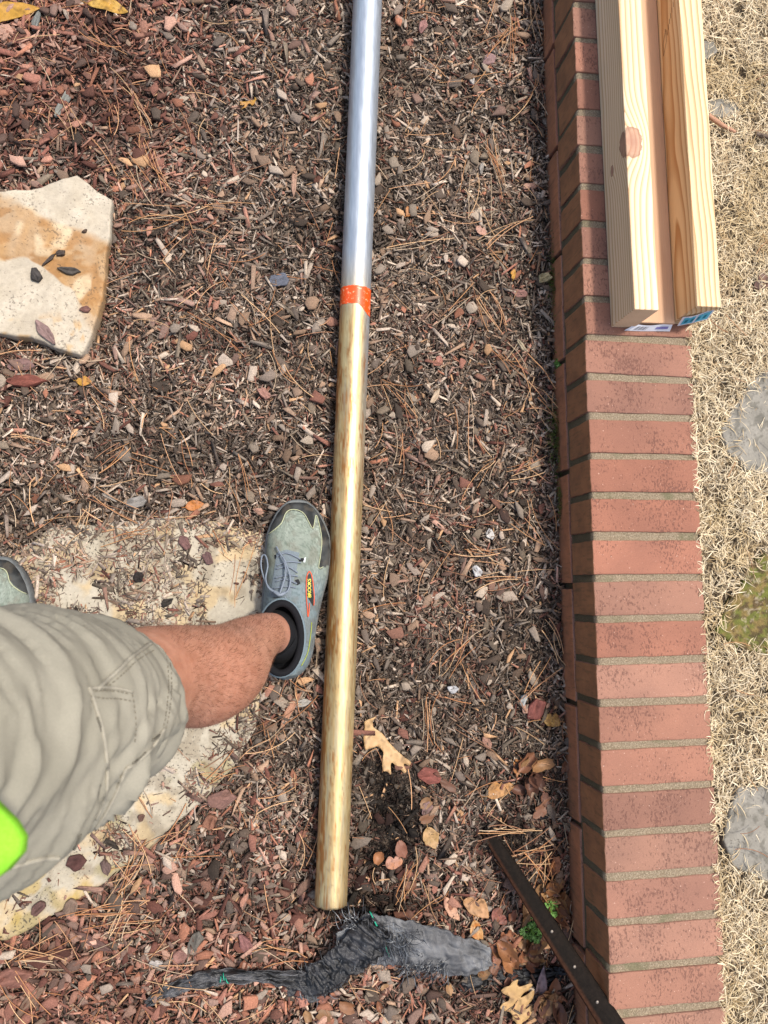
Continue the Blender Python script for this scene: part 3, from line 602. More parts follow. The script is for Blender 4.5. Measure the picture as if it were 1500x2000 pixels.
M_W2 = wood_mat('orange pine', (0.74, 0.57, 0.34), (0.36, 0.15, 0.03), (-0.030, 0.042, 0.014), 0.0085, [], None, 0.034, 1.0, 0.7)
M_W3 = wood_mat('pinkish pine', (0.54, 0.34, 0.21), (0.44, 0.25, 0.14), (0.02, -0.30, 0.0), 0.02, [], None, 0.02, 0.4)
GB = 'pine boards stacked on the brick wall'
b_l = board('pine_board', A0, dA, BW, BH, 2.44, M_W1, 'pale pine board on edge with a pink knot, left of the pair on the wall', GB)
b_r = board('pine_board', (C0[0], C0[1], zt), dA, BW, BH, 2.44, M_W2, 'pine board on edge with dark orange grain, overhanging the lawn', GB)
gap = float(np.dot(C0[:2] - A0[:2], [dA[1], -dA[0]])) - BW
pm = np.array([A0[0], A0[1], zt]) + np.array([dA[1], -dA[0], 0]) * (BW + 0.0008) + dA * 0.004
b_m = board('pine_board', pm, dA, gap - 0.0016, 0.019, 2.44, M_W3, 'thin pinkish board lying flat between the two boards on edge', GB)
def ink_marks():
    """faint stamped outline on the inner face of the right board"""
    mb = MB()
    def seg(p, q, w=0.0009):
        p = np.array(p); q = np.array(q); t = q - p; t /= np.linalg.norm(t) + 1e-9; nn = np.array([-t[1], t[0]]) * w / 2
        V = [(-0.0004, *(p + nn)), (-0.0004, *(p - nn)), (-0.0004, *(q - nn)), (-0.0004, *(q + nn))]; mb.add(V, [[0, 1, 2, 3]])
    y0, z0 = 0.50, 0.030
    pts = [(y0, z0), (y0 + 0.02, z0 + 0.012), (y0 + 0.045, z0 + 0.012), (y0 + 0.024, z0 + 0.001), (y0, z0)]
    for p, q in zip(pts[:-1], pts[1:]): seg(p, q)
    for k in range(6): seg((y0 + 0.030 + k * 0.007, z0 + 0.016 + k * 0.005), (y0 + 0.040 + k * 0.007, z0 + 0.016 + k * 0.005), 0.0012)
    m = NT('brown stamp ink'); o = mb.build('stamp_mark', m.out((0.10, 0.04, 0.015), 0.7)); o.parent = b_r
ink_marks()
def end_tag(parent, pts, cyan, label):
    """thin printed paper tag stapled to the board end; pts in board local x,z at y=-eps"""
    V = np.array([(x, -0.0012 - k, z) for k, (x, z) in zip([0.008, 0.007, 0.0, 0.0], pts)]); mb = MB()
    nx, nz = 14, 8; P = []
    for i in range(nx):
        for j in range(nz):
            u, v = i / (nx - 1), j / (nz - 1); p = (V[0] * (1 - u) + V[1] * u) * (1 - v) + (V[3] * (1 - u) + V[2] * u) * v; p = p + [0, -0.0015 * math.sin(u * 5) * (0.3 + v), 0]; P.append(p)
    mb.add(P, grid_faces(nx, nz)); m = NT('tag paper'); o = mb.build('end_tag', m.out((0.72, 0.73, 0.76), 0.5), smooth=True); o.parent = parent; o['label'] = label
    pr = MB()
    def patch(u0, u1, v0, v1, c, off):
        Q = []
        for u, v in ((u0, v0), (u1, v0), (u1, v1), (u0, v1)):
            p = (V[0] * (1 - u) + V[1] * u) * (1 - v) + (V[3] * (1 - u) + V[2] * u) * v; Q.append(p + [0, -0.0015 * math.sin(u * 5) * (0.3 + v) - off, 0])
        pr.add(Q, [[0, 1, 2, 3]], c)
    if cyan:
        patch(0.08, 0.46, 0.12, 0.88, (0.10, 0.42, 0.55), 0.0006); patch(0.54, 0.94, 0.12, 0.88, (0.12, 0.46, 0.58), 0.0006)
        for k in range(4): patch(0.15 + k * 0.2, 0.25 + k * 0.2, 0.3, 0.66, (0.03, 0.18, 0.24), 0.0009)
    else:
        for k in range(16): 
            if k % 5 != 4: patch(0.14 + k * 0.017, 0.148 + k * 0.017, 0.25, 0.8, (0.05, 0.05, 0.08), 0.0006)
        patch(0.62, 0.92, 0.35, 0.7, (0.22, 0.2, 0.42), 0.0006)
    o2 = pr.build('print', m_attr('tag print', 50, 0.1)); o2.parent = o
end_tag(b_m, [(-0.020, 0.000), (gap - 0.002, 0.000), (gap - 0.004, 0.015), (-0.004, 0.013)], False, 'white paper end tag with dark bars')
end_tag(b_r, [(0.004, 0.016), (BW - 0.002, 0.050), (BW - 0.004, 0.078), (0.002, 0.040)], True, 'white and cyan printed end tag')

# ---------------------------------------------------------------- rusty iron bar leaning on the wall
def build_bar():
    p0 = at(922, 1578, -0.03); p1 = at(1196, 2004, WH + 0.010); d = p1 - p0; L0 = np.linalg.norm(d); d /= L0; L = L0 + 0.45
    root = empty('iron_bar', tuple(p0), 'dark rusty flat iron bar leaning from the mulch onto the wall corner', 'metal bar')
    side = np.cross(d, [0, 0, 1]); side /= np.linalg.norm(side); up = np.cross(side, d)
    prof = [(-1, -0.3), (-0.86, 0.55), (-0.5, 0.95), (0, 1.0), (0.5, 0.95), (0.86, 0.55), (1, -0.3), (0.6, -1), (-0.6, -1)]
    n = 200; V = []; C = []
    for i in range(n):
        s = L * i / (n - 1); w = 0.5 * (0.023 + 0.016 * min(s / L0, 1.2)) * (0.75 + 0.25 * min(1, s / 0.02)); t = 0.0048
        for k, (a, b) in enumerate(prof):
            e = 1 + 0.05 * (float(fbm(s * 60, k * 3.3, 3)) - 0.5)
            V.append(p0 + d * s + side * a * w * e + up * b * t)
            q = float(fbm(s * 40, k * 1.7 + 9, 3)); C.append(lin(19, 16, 13) * (1 - q) + lin(30, 23, 18) * q if a < 0.8 else lin(72, 46, 32))  # right edge lighter: its highlight is painted into the colour
    m = NT('rusty iron'); f = m.noise(180, 5, 0.7); c = m.mix(1.0, m.attr(), m.ramp(f, [(0.3, G(0.6)), (0.7, G(1.5))]), 'MULTIPLY'); m.bump(f, 0.6, 0.001)
    M = m.out(c, 0.8, 0.0, 0.12)
    fl = [list(q) for q in grid_faces(n, len(prof), True)]; mb = MB(); fl.append(list(range(len(prof)))); fl.append([(n - 1) * len(prof) + k for k in range(len(prof))][::-1]); mb.add(V, fl, (1, 1, 1)); mb.C = [np.array(C)]
    mb.build('bar', M, root, True)
    for (x, y) in ((1066, 1827), (1108, 1897), (1150, 1968)):
        # rivet on the bar's axis nearest to that spot
        best = min((np.linalg.norm(to_px(p0 + d * s)[0] - [x, y]), s) for s in np.linspace(0, L0, 300))[1]
        bm = bmesh.new(); bmesh.ops.create_uvsphere(bm, u_segments=12, v_segments=8, radius=0.0028); me = bpy.data.meshes.new('rivet')
        for v in bm.verts: v.co.z *= 0.5
        bm.to_mesh(me); bm.free(); me.materials.append(NT('worn rivet').out((0.20, 0.17, 0.14), 0.45, 0.4)); o = bpy.data.objects.new('rivet', me); COL.objects.link(o)
        o.location = Vector(p0 + d * best + up * 0.0050); keep(o, root)
build_bar()

# ---------------------------------------------------------------- torn landscape fabric
def build_fabric():
    root = empty('landscape_fabric', tuple(at(800, 1850, 0.0)), 'torn black woven landscape fabric with frayed edges sticking out of the mulch', 'landscape fabric')
    m = NT('woven black plastic'); v = m.coord(); 
    wv = m.n('ShaderNodeTexWave'); wv.inputs['Scale'].default_value = 260; m.l(v, wv.inputs['Vector']); w2 = m.n('ShaderNodeTexWave', bands_direction='Y'); w2.inputs['Scale'].default_value = 260; m.l(v, w2.inputs['Vector'])
    wm = m.math('MULTIPLY', wv.outputs['Fac'], w2.outputs['Fac']); f = m.noise(35, 4, 0.6, v)
    c = m.mix(1.0, m.attr(), m.ramp(wm, [(0.0, G(0.45)), (0.5, G(1.2))]), 'MULTIPLY'); c = m.mix(1.0, c, m.ramp(f, [(0.3, G(0.6)), (0.7, G(1.25))]), 'MULTIPLY')
    m.bump(wm, 0.5, 0.0008); M = m.out(c, 0.38, 0, 0.6)
    def strip(name, cen, wid, zc, folds, colr, seed, label=None):
        """cen: px centreline; wid: px width; a crumpled sheet following it"""
        cen = np.array(cen, float); s = np.linspace(0, 1, len(cen)); u = np.linspace(0, 1, 150); cx = np.interp(u, s, cen[:, 0]); cy = np.interp(u, s, cen[:, 1]); wd = np.interp(u, s, wid); z = np.interp(u, s, zc)
        P = np.array([at(a, b, c) for a, b, c in zip(cx, cy, z)]); T = np.gradient(P, axis=0); T /= np.linalg.norm(T, axis=1)[:, None]; N = np.stack([-T[:, 1], T[:, 0], 0 * T[:, 0]], 1)
        nv = 36; V = np.zeros((150, nv, 3)); C = np.zeros((150, nv, 3))
        for j in range(nv):
            t = j / (nv - 1) - 0.5; q = fbm(u * folds + seed, np.full(150, t * 4 + seed), 3); edge = 1 + 0.22 * (fbm(u * 30 + seed, np.full(150, float(t > 0) * 9), 3) - 0.5)
            V[:, j] = P + N * (wd / 1070 * t * edge)[:, None]; arch = 0.009 * (0.25 - t * t) * 4 * np.clip(wd / 70, 0.4, 1.2)
            V[:, j, 2] += arch + (0.004 if name == 'flap' else 0.009) * (1 - np.abs(2 * q - 1) * 2.4) * (0.5 + abs(t)) + 0.010 * (fbm(u * folds * 5 + t * 3, t * 3 + seed + u * 0, 3) - 0.5)
            C[:, j] = mixc(np.array(colr[0]), np.array(colr[1]), sstep(0.35, 0.65, fbm(u * 9 + seed, np.full(150, t * 3), 3)))
        o = mesh_np(name, V.reshape(-1, 3), grid_faces(150, nv), [4] * (149 * (nv - 1)), M, smooth=True, vcol=C.reshape(-1, 3)); sm = o.modifiers.new('thickness', 'SOLIDIFY'); sm.thickness = 0.0006; keep(o, root)
        if label: o['label'] = label
        return V
    gr = (lin(80, 81, 83), lin(120, 121, 122)); dk = (lin(22, 22, 23), lin(52, 52, 54))  # flap greys paint in the gloss of the black plastic
    V1 = strip('flap', [(660, 1846), (720, 1832), (770, 1838), (830, 1850), (890, 1866), (940, 1872), (968, 1880)], [44, 90, 86, 80, 72, 60, 20], [0.010, 0.014, 0.014, 0.014, 0.011, 0.007, 0.0], 5, gr, 3.1, 'weathered broad flap, its gloss painted in grey')
    V2 = strip('fold', [(285, 1956), (330, 1932), (390, 1912), (440, 1904), (520, 1904), (590, 1912), (640, 1916)], [14, 26, 30, 24, 22, 30, 60], [0.006, 0.010, 0.012, 0.012, 0.010, 0.008, 0.004], 7, (lin(40, 40, 41), lin(84, 84, 86)), 8.4, 'narrow folded edge')
    V3 = strip('fold', [(560, 1925), (610, 1918), (650, 1895), (690, 1862), (730, 1826), (748, 1806)], [40, 70, 66, 70, 80, 50], [0.0, 0.006, 0.014, 0.020, 0.026, 0.028], 9, dk, 12.7, 'dark crumpled middle section')
    V4 = strip('fold', [(900, 1908), (960, 1914), (1020, 1912), (1080, 1902), (1104, 1890)], [60, 56, 44, 30, 14], [-0.008, -0.014, -0.014, -0.006, 0.0], 4, (lin(16, 16, 16), lin(34, 34, 36)), 22.0, 'black sheet sunk in the hollow')
    mb = MB()
    def fray(x, y, z, ang, L, w=0.0011):
        t = np.linspace(0, 1, 6); b = random.gauss(0, 0.9); aa = math.radians(ang) + b * t; dx = np.cumsum(np.cos(aa)) * L / 6; dy = np.cumsum(np.sin(aa)) * L / 6; p = at(x, y, z)
        zz = p[2] + random.uniform(0, 0.012) * np.sin(t * math.pi) - 0.008 * t; mid = np.stack([p[0] + dx, p[1] + dy, zz], 1); nn = np.stack([-np.sin(aa), np.cos(aa), 0.3 + 0 * aa], 1) * w / 2 * (1 - 0.5 * t)[:, None]
        V = np.stack([mid - nn, mid + nn], 1).reshape(-1, 3); g = random.random(); mb.add(V, [[2 * i, 2 * i + 1, 2 * i + 3, 2 * i + 2] for i in range(5)], lin(30, 30, 32) * (1 - g) + lin(110, 114, 118) * g * g)
    for k in range(170):                                   # fringe along the crumpled diagonal
        t = random.random(); x = 600 + 140 * t + random.gauss(0, 8); y = 1930 - 110 * t + random.gauss(0, 14); fray(x, y, 0.010 + 0.02 * t, random.choice([-60, -40, 125, -75]) + random.gauss(0, 14), random.uniform(0.012, 0.034))
    for k in range(170): 
        x, y = random.gauss(775, 24), random.gauss(1838, 18); fray(x, y, 0.034 + random.random() * 0.006, random.gauss(-70, 35), random.uniform(0.012, 0.040))
    for k in range(130): fray(random.uniform(790, 880), random.gauss(1884, 8), 0.026, random.gauss(-120, 30), random.uniform(0.012, 0.036))
    for k in range(60): fray(random.gauss(700, 18), random.gauss(1806, 9), 0.024, random.gauss(100, 40), random.uniform(0.01, 0.03))
    mb.build('frayed_threads', m_attr('plastic thread', 80, 0.2, 0.4, 0, spec=0.5), root)['kind'] = 'stuff'
    MG = m_attr('green thread', 80, 0.2, 0.5, 0)
    for (x, y, a, L) in ((722, 1780, -62, 0.034), (724, 1782, -66, 0.03), (738, 1806, -55, 0.02), (436, 1900, -80, 0.012), (440, 1908, -60, 0.012), (432, 1906, -100, 0.01), (752, 1846, -70, 0.02)):
        t = np.linspace(0, 1, 5)[:, None]; p = at(x, y, 0.03 if y < 1880 else 0.022); dd = np.array([math.cos(math.radians(a)), math.sin(math.radians(a)), 0]); pts = p + dd * t * L + np.array([0, 0, 0.006]) * np.sin(t * 3); v, f = tube(pts, 0.0010, 5); mg = MB(); mg.add(v, f, lin(40, 150, 120)); mg.build('green_thread', MG, root)
build_fabric()

# ---------------------------------------------------------------- leaves and notable chips
from mathutils.geometry import delaunay_2d_cdt
OAK1 = [(150, 55), (118, 92), (124, 140), (190, 180), (240, 250), (300, 312), (342, 350), (400, 392), (388, 424), (352, 402), (344, 414), (368, 458), (346, 472), (318, 436), (300, 452), (286, 416), (262, 392), (250, 404), (252, 482), (222, 452), (190, 450), (188, 380), (200, 318), (160, 270), (104, 286), (62, 300), (50, 200), (62, 134), (55, 92), (92, 74)]
OAK2 = [(125, 1095), (108, 1148), (132, 1172), (165, 1164), (236, 1146), (268, 1158), (232, 1204), (168, 1236), (140, 1276), (178, 1266), (216, 1244), (262, 1208), (284, 1222), (268, 1290), (228, 1336), (190, 1366), (196, 1386), (228, 1366), (262, 1342), (254, 1420), (214, 1470), (150, 1500), (124, 1600), (104, 1602), (96, 1500), (58, 1470), (62, 1432), (30, 1398), (-28, 1384), (-70, 1352), (-34, 1306), (26, 1300), (36, 1256), (-20, 1232), (-56, 1198), (-8, 1160), (40, 1156), (62, 1118)]
def leaf_poly(kind, L, W):
    sd_ = random.random() * 80
    if kind in ('oak', 'oak1', 'oak2'):
        P = np.array(OAK1 if kind == 'oak1' else OAK2 if kind == 'oak2' else random.choice([OAK1, OAK2]), float); P[:, 1] *= -1; P -= P.mean(0)
        if kind == 'oak': P = P[:, ::-1] * [1, random.choice([-1, 1])]; e = P.max(0) - P.min(0); P = P / e * [L, W] * (1 + 0.1 * (fbm(P[:, :1] / 60 + sd_, P[:, 1:] / 60, 2) - 0.5))
        # refine and roughen
        Q = []
        for a, b in zip(P, np.roll(P, -1, 0)):
            for t in (0, 0.25, 0.5, 0.75): Q.append(a + (b - a) * t)
        P = np.array(Q); k = np.array([0.25, 0.5, 0.25]); P = k[0] * np.roll(P, 1, 0) + k[1] * P + k[2] * np.roll(P, -1, 0); return P
    n = 26; t = np.linspace(0, 1, n); e = {'oval': 0.8, 'lance': 1.15, 'round': 0.55}[kind]; bend = random.gauss(0, 0.10)
    jag = lambda o: 1 + 0.35 * (fbm(t * 5 + sd_ + o, t * 0 + o, 3) - 0.5)
    hw = W / 2 * np.sin(np.clip(t, 0.0, 1) ** 0.85 * math.pi) ** e; y0 = bend * L * np.sin(t * math.pi)
    up = np.stack([t * L, y0 + hw * jag(1)], 1); dn = np.stack([t * L, y0 - hw * jag(9)], 1)[::-1][1:-1]
    P = np.concatenate([up, dn]); 
    if random.random() < 0.45:                              # a torn bite out of the edge
        c = P[random.randrange(4, n - 4)] ; d = np.linalg.norm(P - c, axis=1); P = P + (P.mean(0) - P) * (0.5 * np.exp(-(d / (0.12 * L)) ** 2))[:, None]
    P[:, 0] -= L / 2; return P
def leaf(name, px, py, deg, L, W, kind, c1, c2, curl, z, label, cat='leaf', group=None, tilt=0.0, stem=0.3, scale=None):
    P = leaf_poly(kind, L, W); seed = random.random() * 50
    if kind in ('oak1', 'oak2'): P = P / (3.75 if kind == 'oak1' else 5.0) / 1085
    lo, hi = P.min(0), P.max(0); ext = (hi - lo).max(); st_ = ext / 22
    gx, gy = np.meshgrid(np.arange(lo[0], hi[0], st_), np.arange(lo[1], hi[1], st_)); g = np.stack([gx.ravel(), gy.ravel()], 1) + rng.uniform(-0.2, 0.2, (gx.size, 2)) * st_
    g = g[inpoly(g[:, 0], g[:, 1], [tuple(p) for p in P])]; dmin = np.array([np.min(np.linalg.norm(P - q, axis=1)) for q in g]) if len(g) else np.array([]); g = g[dmin > st_ * 0.45] if len(g) else g
    pts = [Vector(p) for p in P] + [Vector(q) for q in g]; n = len(P)
    vo, _, fo, *_r = delaunay_2d_cdt(pts, [(i, (i + 1) % n) for i in range(n)], [list(range(n))], 1, 1e-7)
    V = np.zeros((len(vo), 3)); V[:, :2] = np.array([v[:] for v in vo]); x, y = V[:, 0], V[:, 1]; Ln = hi[0] - lo[0]; Wn = hi[1] - lo[1]
    q = (y - (lo[1] + hi[1]) / 2) / (Wn / 2); r = (x - (lo[0] + hi[0]) / 2) / (Ln / 2)
    V[:, 2] = 0.30 * curl * min(Ln, Wn) * (q * q + 0.35 * r * r * (1 + r)) + 0.10 * ext * (fbm(x / ext * 3 + seed, y / ext * 3, 3) - 0.5) * (0.6 + 1.4 * curl) + 0.03 * ext * (fbm(x / ext * 12 + seed, y / ext * 12, 2) - 0.5)
    f = fbm(x / ext * 4 + seed, y / ext * 4 + seed, 4); C = mixc(lin(*c1), lin(*c2), sstep(0.35, 0.7, f)); C = mixc(C, lin(*c2) * 0.4, sstep(0.60, 0.70, fbm(x / ext * 15 + seed, y / ext * 15, 3)) * 0.7)
    C = mixc(C, np.clip(lin(*c1) * 1.12, 0, 1), np.exp(-(q * Wn / 0.0011) ** 2) * 0.6); C = C * np.array([0.70, 0.70, 0.74])
    a = math.radians(deg if kind not in ('oak1', 'oak2') else 0); R = np.array([[math.cos(a), -math.sin(a), 0], [math.sin(a), math.cos(a), 0], [0, 0, 1]])
    V = V @ R.T; V[:, 2] -= np.percentile(V[:, 2], 25)
    p = at(px, py, z); zb = float(gz(p[0], p[1])) + 0.0145 if z < 0.1 else z
    root = empty(name, (p[0], p[1], zb), label, cat, group)
    o = mesh_np('blade', V, [k for fc in fo for k in fc], [len(fc) for fc in fo], M_LEAF, root, smooth=True, vcol=C)
    sm = o.modifiers.new('thickness', 'SOLIDIFY'); sm.thickness = 0.0004
    if stem and kind != 'oak1':
        i = int(np.argmin(P[:, 0])) if kind != 'oak2' else int(np.argmin(P[:, 1])); b = R @ np.array([*P[i], 0]); dr_ = R @ np.array([-1, 0.2, 0]) if kind != 'oak2' else R @ np.array([0.1, -1, 0])
        b[2] = V[np.argmin(np.linalg.norm(V[:, :2] - b[:2], axis=1)), 2] + 0.0004; path = np.array([b + dr_ * ext * t for t in (-0.08, 0, 0.08, 0.18)]); v, fcs = tube(path, 0.0006, 5); mb = MB(); mb.add(v, fcs, lin(*c2) * 0.6); so_ = mb.build('stem', M_LEAF); so_.parent = root
    return root
GL = 'fallen leaves on the mulch'
TAN = (196, 156, 104); TN2 = (172, 128, 80); BR = (150, 96, 62); BR2 = (108, 66, 44); OR = (190, 118, 50); PK = (188, 138, 112); YE = (190, 142, 46); PU = (128, 106, 106)
for a in [(757, 1470, -52, 0.108, 0.062, 'oak1', (214, 176, 122), TAN, 0.15, 0.02, 'tan lobed oak leaf lying beside the lower part of the pipe'),
          (1020, 1964, 62, 0.115, 0.085, 'oak2', (212, 172, 112), TAN, 0.12, 0.03, 'pale tan lobed oak leaf at the bottom edge near the wall'),
          (1068, 1952, 78, 0.085, 0.024, 'lance', (146, 126, 128), PU, 0.5, 0.04, 'grey purple narrow leaf standing beside the bottom oak leaf'),
          (892, 1790, -58, 0.050, 0.020, 'oval', (208, 160, 124), PK, 0.15, 0.03, 'pinkish tan oval leaf above the fabric'),
          (938, 1788, -35, 0.056, 0.032, 'oval', (196, 148, 100), TN2, 0.25, 0.03, 'crumpled tan leaf right of the pinkish oval leaf'),
          (946, 1838, -70, 0.042, 0.022, 'oval', (204, 156, 96), OR, 0.3, 0.045, 'golden brown leaf on the right end of the fabric'),
          (736, 1884, 18, 0.036, 0.022, 'oval', (206, 150, 96), TAN, 0.3, 0.03, 'small orange tan leaf under the fabric flap'),
          (884, 1913, 85, 0.024, 0.020, 'round', (208, 140, 72), OR, 0.3, 0.045, 'small round orange leaf hanging over the dark hollow'),
          (984, 1550, 18, 0.056, 0.030, 'oval', (192, 138, 76), TN2, 0.35, 0.03, 'golden brown folded leaf above the buried end of the bar'),
          (846, 1642, -70, 0.040, 0.030, 'oval', (176, 140, 86), TAN, 0.2, 0.03, 'dull yellow heart shaped leaf left of the iron bar'),
          (774, 1694, 10, 0.032, 0.024, 'round', (188, 130, 92), PK, 0.1, 0.03, 'small salmon tan leaf piece right of the pipe end'),
          (858, 698, 55, 0.024, 0.016, 'oval', (176, 110, 92), BR, 0.2, 0.03, 'little pink brown oval leaf right of the orange band'),
          (808, 407, 40, 0.030, 0.020, 'oval', (186, 126, 72), OR, 0.4, 0.03, 'orange brown curled leaf right of the silver pipe'),
          (944, 444, -35, 0.026, 0.018, 'oval', (196, 152, 128), PK, 0.2, 0.03, 'pale pink leaf scrap among needles in the upper right mulch'),
          (482, 192, 60, 0.030, 0.024, 'oak', (186, 134, 62), YE, 0.4, 0.03, 'ragged golden leaf in the upper middle mulch'),
          (18, 20, 20, 0.105, 0.034, 'oval', (200, 150, 62), YE, 0.15, 0.03, 'broad yellow leaf cut by the top left corner'),
          (208, 4, -8, 0.075, 0.026, 'oval', (204, 162, 76), YE, 0.2, 0.03, 'spotted yellow leaf at the top edge'),
          (1084, 1412, -20, 0.032, 0.026, 'round', (186, 144, 72), (150, 108, 52), 0.4, 0.03, 'ochre curled leaf against the wall beside the red bark chunk'),
          (1084, 1770, 70, 0.036, 0.024, 'oval', (168, 108, 64), BR, 0.7, 0.04, 'curled rust brown leaf against the wall above the weed'),
          (1096, 1812, -60, 0.046, 0.034, 'oak', (178, 124, 82), BR, 0.6, 0.04, 'crumpled brown oak leaf between the bar and the wall'),
          (1000, 1850, 20, 0.050, 0.034, 'oak', (168, 112, 78), BR2, 0.6, 0.04, 'dark brown crumpled leaf left of the bar below the weed'),
          (960, 1884, -30, 0.040, 0.028, 'oval', (152, 96, 74), BR2, 0.5, 0.04, 'red brown curled leaf at the tip of the fabric'),
          (1036, 1876, 60, 0.044, 0.026, 'oval', (176, 118, 80), BR, 0.6, 0.04, 'brown cupped leaf above the black hollow'),
          (985, 1802, -50, 0.036, 0.026, 'oval', (150, 92, 76), BR2, 0.3, 0.03, 'maroon brown leaf just right of the crumpled tan leaf'),
          (1098, 1700, 75, 0.034, 0.020, 'oval', (172, 112, 68), BR, 0.7, 0.04, 'rolled orange brown leaf in the needles by the wall'),
          (1094, 1972, -65, 0.044, 0.030, 'oak', (186, 132, 84), BR, 0.6, 0.03, 'brown ragged leaf wedged at the foot of the wall near the bottom'),
          (1018, 1500, 80, 0.040, 0.026, 'oak', (182, 126, 74), BR, 0.6, 0.03, 'crinkled copper leaf above the golden folded leaf'),
          (378, 985, 12, 0.034, 0.018, 'oval', (190, 122, 68), OR, 0.3, 0.03, 'orange brown leaf scrap above the large flagstone'),
          (158, 738, 0, 0.026, 0.018, 'oval', (198, 138, 66), YE, 0.3, 0.03, 'small amber leaf below the banded flagstone'),
          (1008, 530, 80, 0.022, 0.010, 'oval', (206, 146, 50), YE, 0.4, 0.03, 'tiny bright orange leaf near the wall foot'),
          (232, 1008, 20, 0.0, 0, '', 0, 0, 0, 0, '')]:
    if a[3] > 0: leaf('fallen_leaf', *a, group=GL, stem=0.12)
def leaf_litter():
    mb = MB(); pal = [BR, BR2, TN2, (170, 112, 66), (140, 84, 56), (188, 138, 88)]
    spots = [(1040, 1850, 50, 60, 34), (1082, 1760, 20, 60, 22), (965, 1880, 40, 20, 12), (1050, 1530, 36, 50, 12), (1070, 1960, 26, 24, 12), (560, 1900, 380, 60, 26), (820, 1640, 160, 120, 10)]
    for sx_, sy_, wx, wy, n in spots:
        for k in range(n):
            px_, py_ = random.gauss(sx_, wx * 0.6), random.gauss(sy_, wy * 0.6); p = at(px_, py_, 0.01)
            if p[0] > WX - 0.008 or math.hypot(px_ - 935, py_ - 1600) < 45 or inpoly(p[0:1], p[1:2], big_poly_w)[0]: continue
            s_ = random.uniform(0.004, 0.013) * (1.3 if sx_ > 940 else 1.0); nu = 6; u, v = np.meshgrid(np.linspace(-1, 1, nu), np.linspace(-1, 1, nu), indexing='ij'); sd_ = random.random() * 90
            X = u * s_ * (1 + 0.7 * (fbm(u + sd_, v, 2) - 0.5)) * random.uniform(0.8, 1.5); Y = v * s_ * 0.8 * (1 + 0.8 * (fbm(u, v + sd_, 2) - 0.5)) * np.sqrt(np.clip(1.25 - u * u, 0.1, 1)); Z = s_ * (random.uniform(-0.2, 0.9) * v * v + random.uniform(-0.3, 0.5) * u * u + 0.6 * (fbm(u * 1.6 + sd_, v * 1.6, 2) - 0.5))
            a = random.random() * 6.28; V = np.stack([X * math.cos(a) - Y * math.sin(a), X * math.sin(a) + Y * math.cos(a), Z], -1).reshape(-1, 3); V[:, 2] -= V[:, 2].min(); V += [p[0], p[1], float(gz(p[0], p[1])) + 0.010 + random.random() * 0.005]
            mb.add(V, grid_faces(nu, nu), (lin(*random.choice(pal)) * 0.8 + 0.02) * random.uniform(0.4, 0.85))
    tag(mb.build('leaf_litter', M_LEAF, smooth=True), 'crumbled brown leaf litter among the lower mulch', 'leaf litter', None, 'stuff')
leaf_litter()
def chunk(name, px, py, deg, L, W, T, col, z, label, cat, group, angular=True, tilt=0.10):
    K = 22; seed = random.random() * 99; nc = random.choice([5, 6, 6, 7]); ca = np.sort(np.linspace(0, 2 * np.pi, nc, endpoint=False) + rng.uniform(-0.38, 0.38, nc))
    cr = rng.uniform(0.42, 0.60, nc); cx = np.cos(ca) * cr; cy = np.sin(ca) * cr; m = np.linspace(0, nc, K, endpoint=False); i0 = m.astype(int) % nc; i1 = (i0 + 1) % nc; fr = m - m.astype(int)
    ox = cx[i0] * (1 - fr) + cx[i1] * fr; oy = cy[i0] * (1 - fr) + cy[i1] * fr; jt = 1 + 0.22 * (fbm(m * 1.7 + seed, m * 0 + 2, 3) - 0.5); ox = ox * jt; oy = oy * jt
    lay = [(0, 0.97), (0.4, 1.0), (0.9, 0.985), (1.0, 0.94), (1.0, 0.7), (1.0, 0.4), (1.0, 0.12)]; V = []
    for h, s in lay:
        x = ox * s * L; y = oy * s * W; rg = fbm(x / L * 2.5 + seed, y / W * 7, 3) - 0.5; zz = h * T * (1 + (1.5 if s < 0.99 else 0.5) * rg + 0.25 * x / L); V.append(np.stack([x, y, zz], 1))
    V = np.array(V).reshape(-1, 3); f = fbm(V[:, 0] / L * 3 + seed, V[:, 1] / W * 6, 3); g = lin(*col); g = g * 0.72 + g.mean() * 0.16; C = g[None] * (0.45 + 0.9 * f)[:, None]
    F = [list(q) for q in grid_faces(len(lay), K, True)] + [list(range(K))[::-1], [(len(lay) - 1) * K + k for k in range(K)]]
    p = at(px, py, z); mb = MB(); mb.add(V, F, (1, 1, 1)); mb.C = [C]; o = mb.build(name, M_BIGCHIP)
    o.rotation_euler = (random.uniform(-tilt, tilt), random.uniform(-tilt, tilt), math.radians(deg)); zb = z if z > 0.02 or z == 0.0142 else float(gz(p[0], p[1])) + 0.0075
    o.location = (p[0], p[1], zb); return tag(o, label, cat, group)
GC = 'large chips lying on top of the mulch'
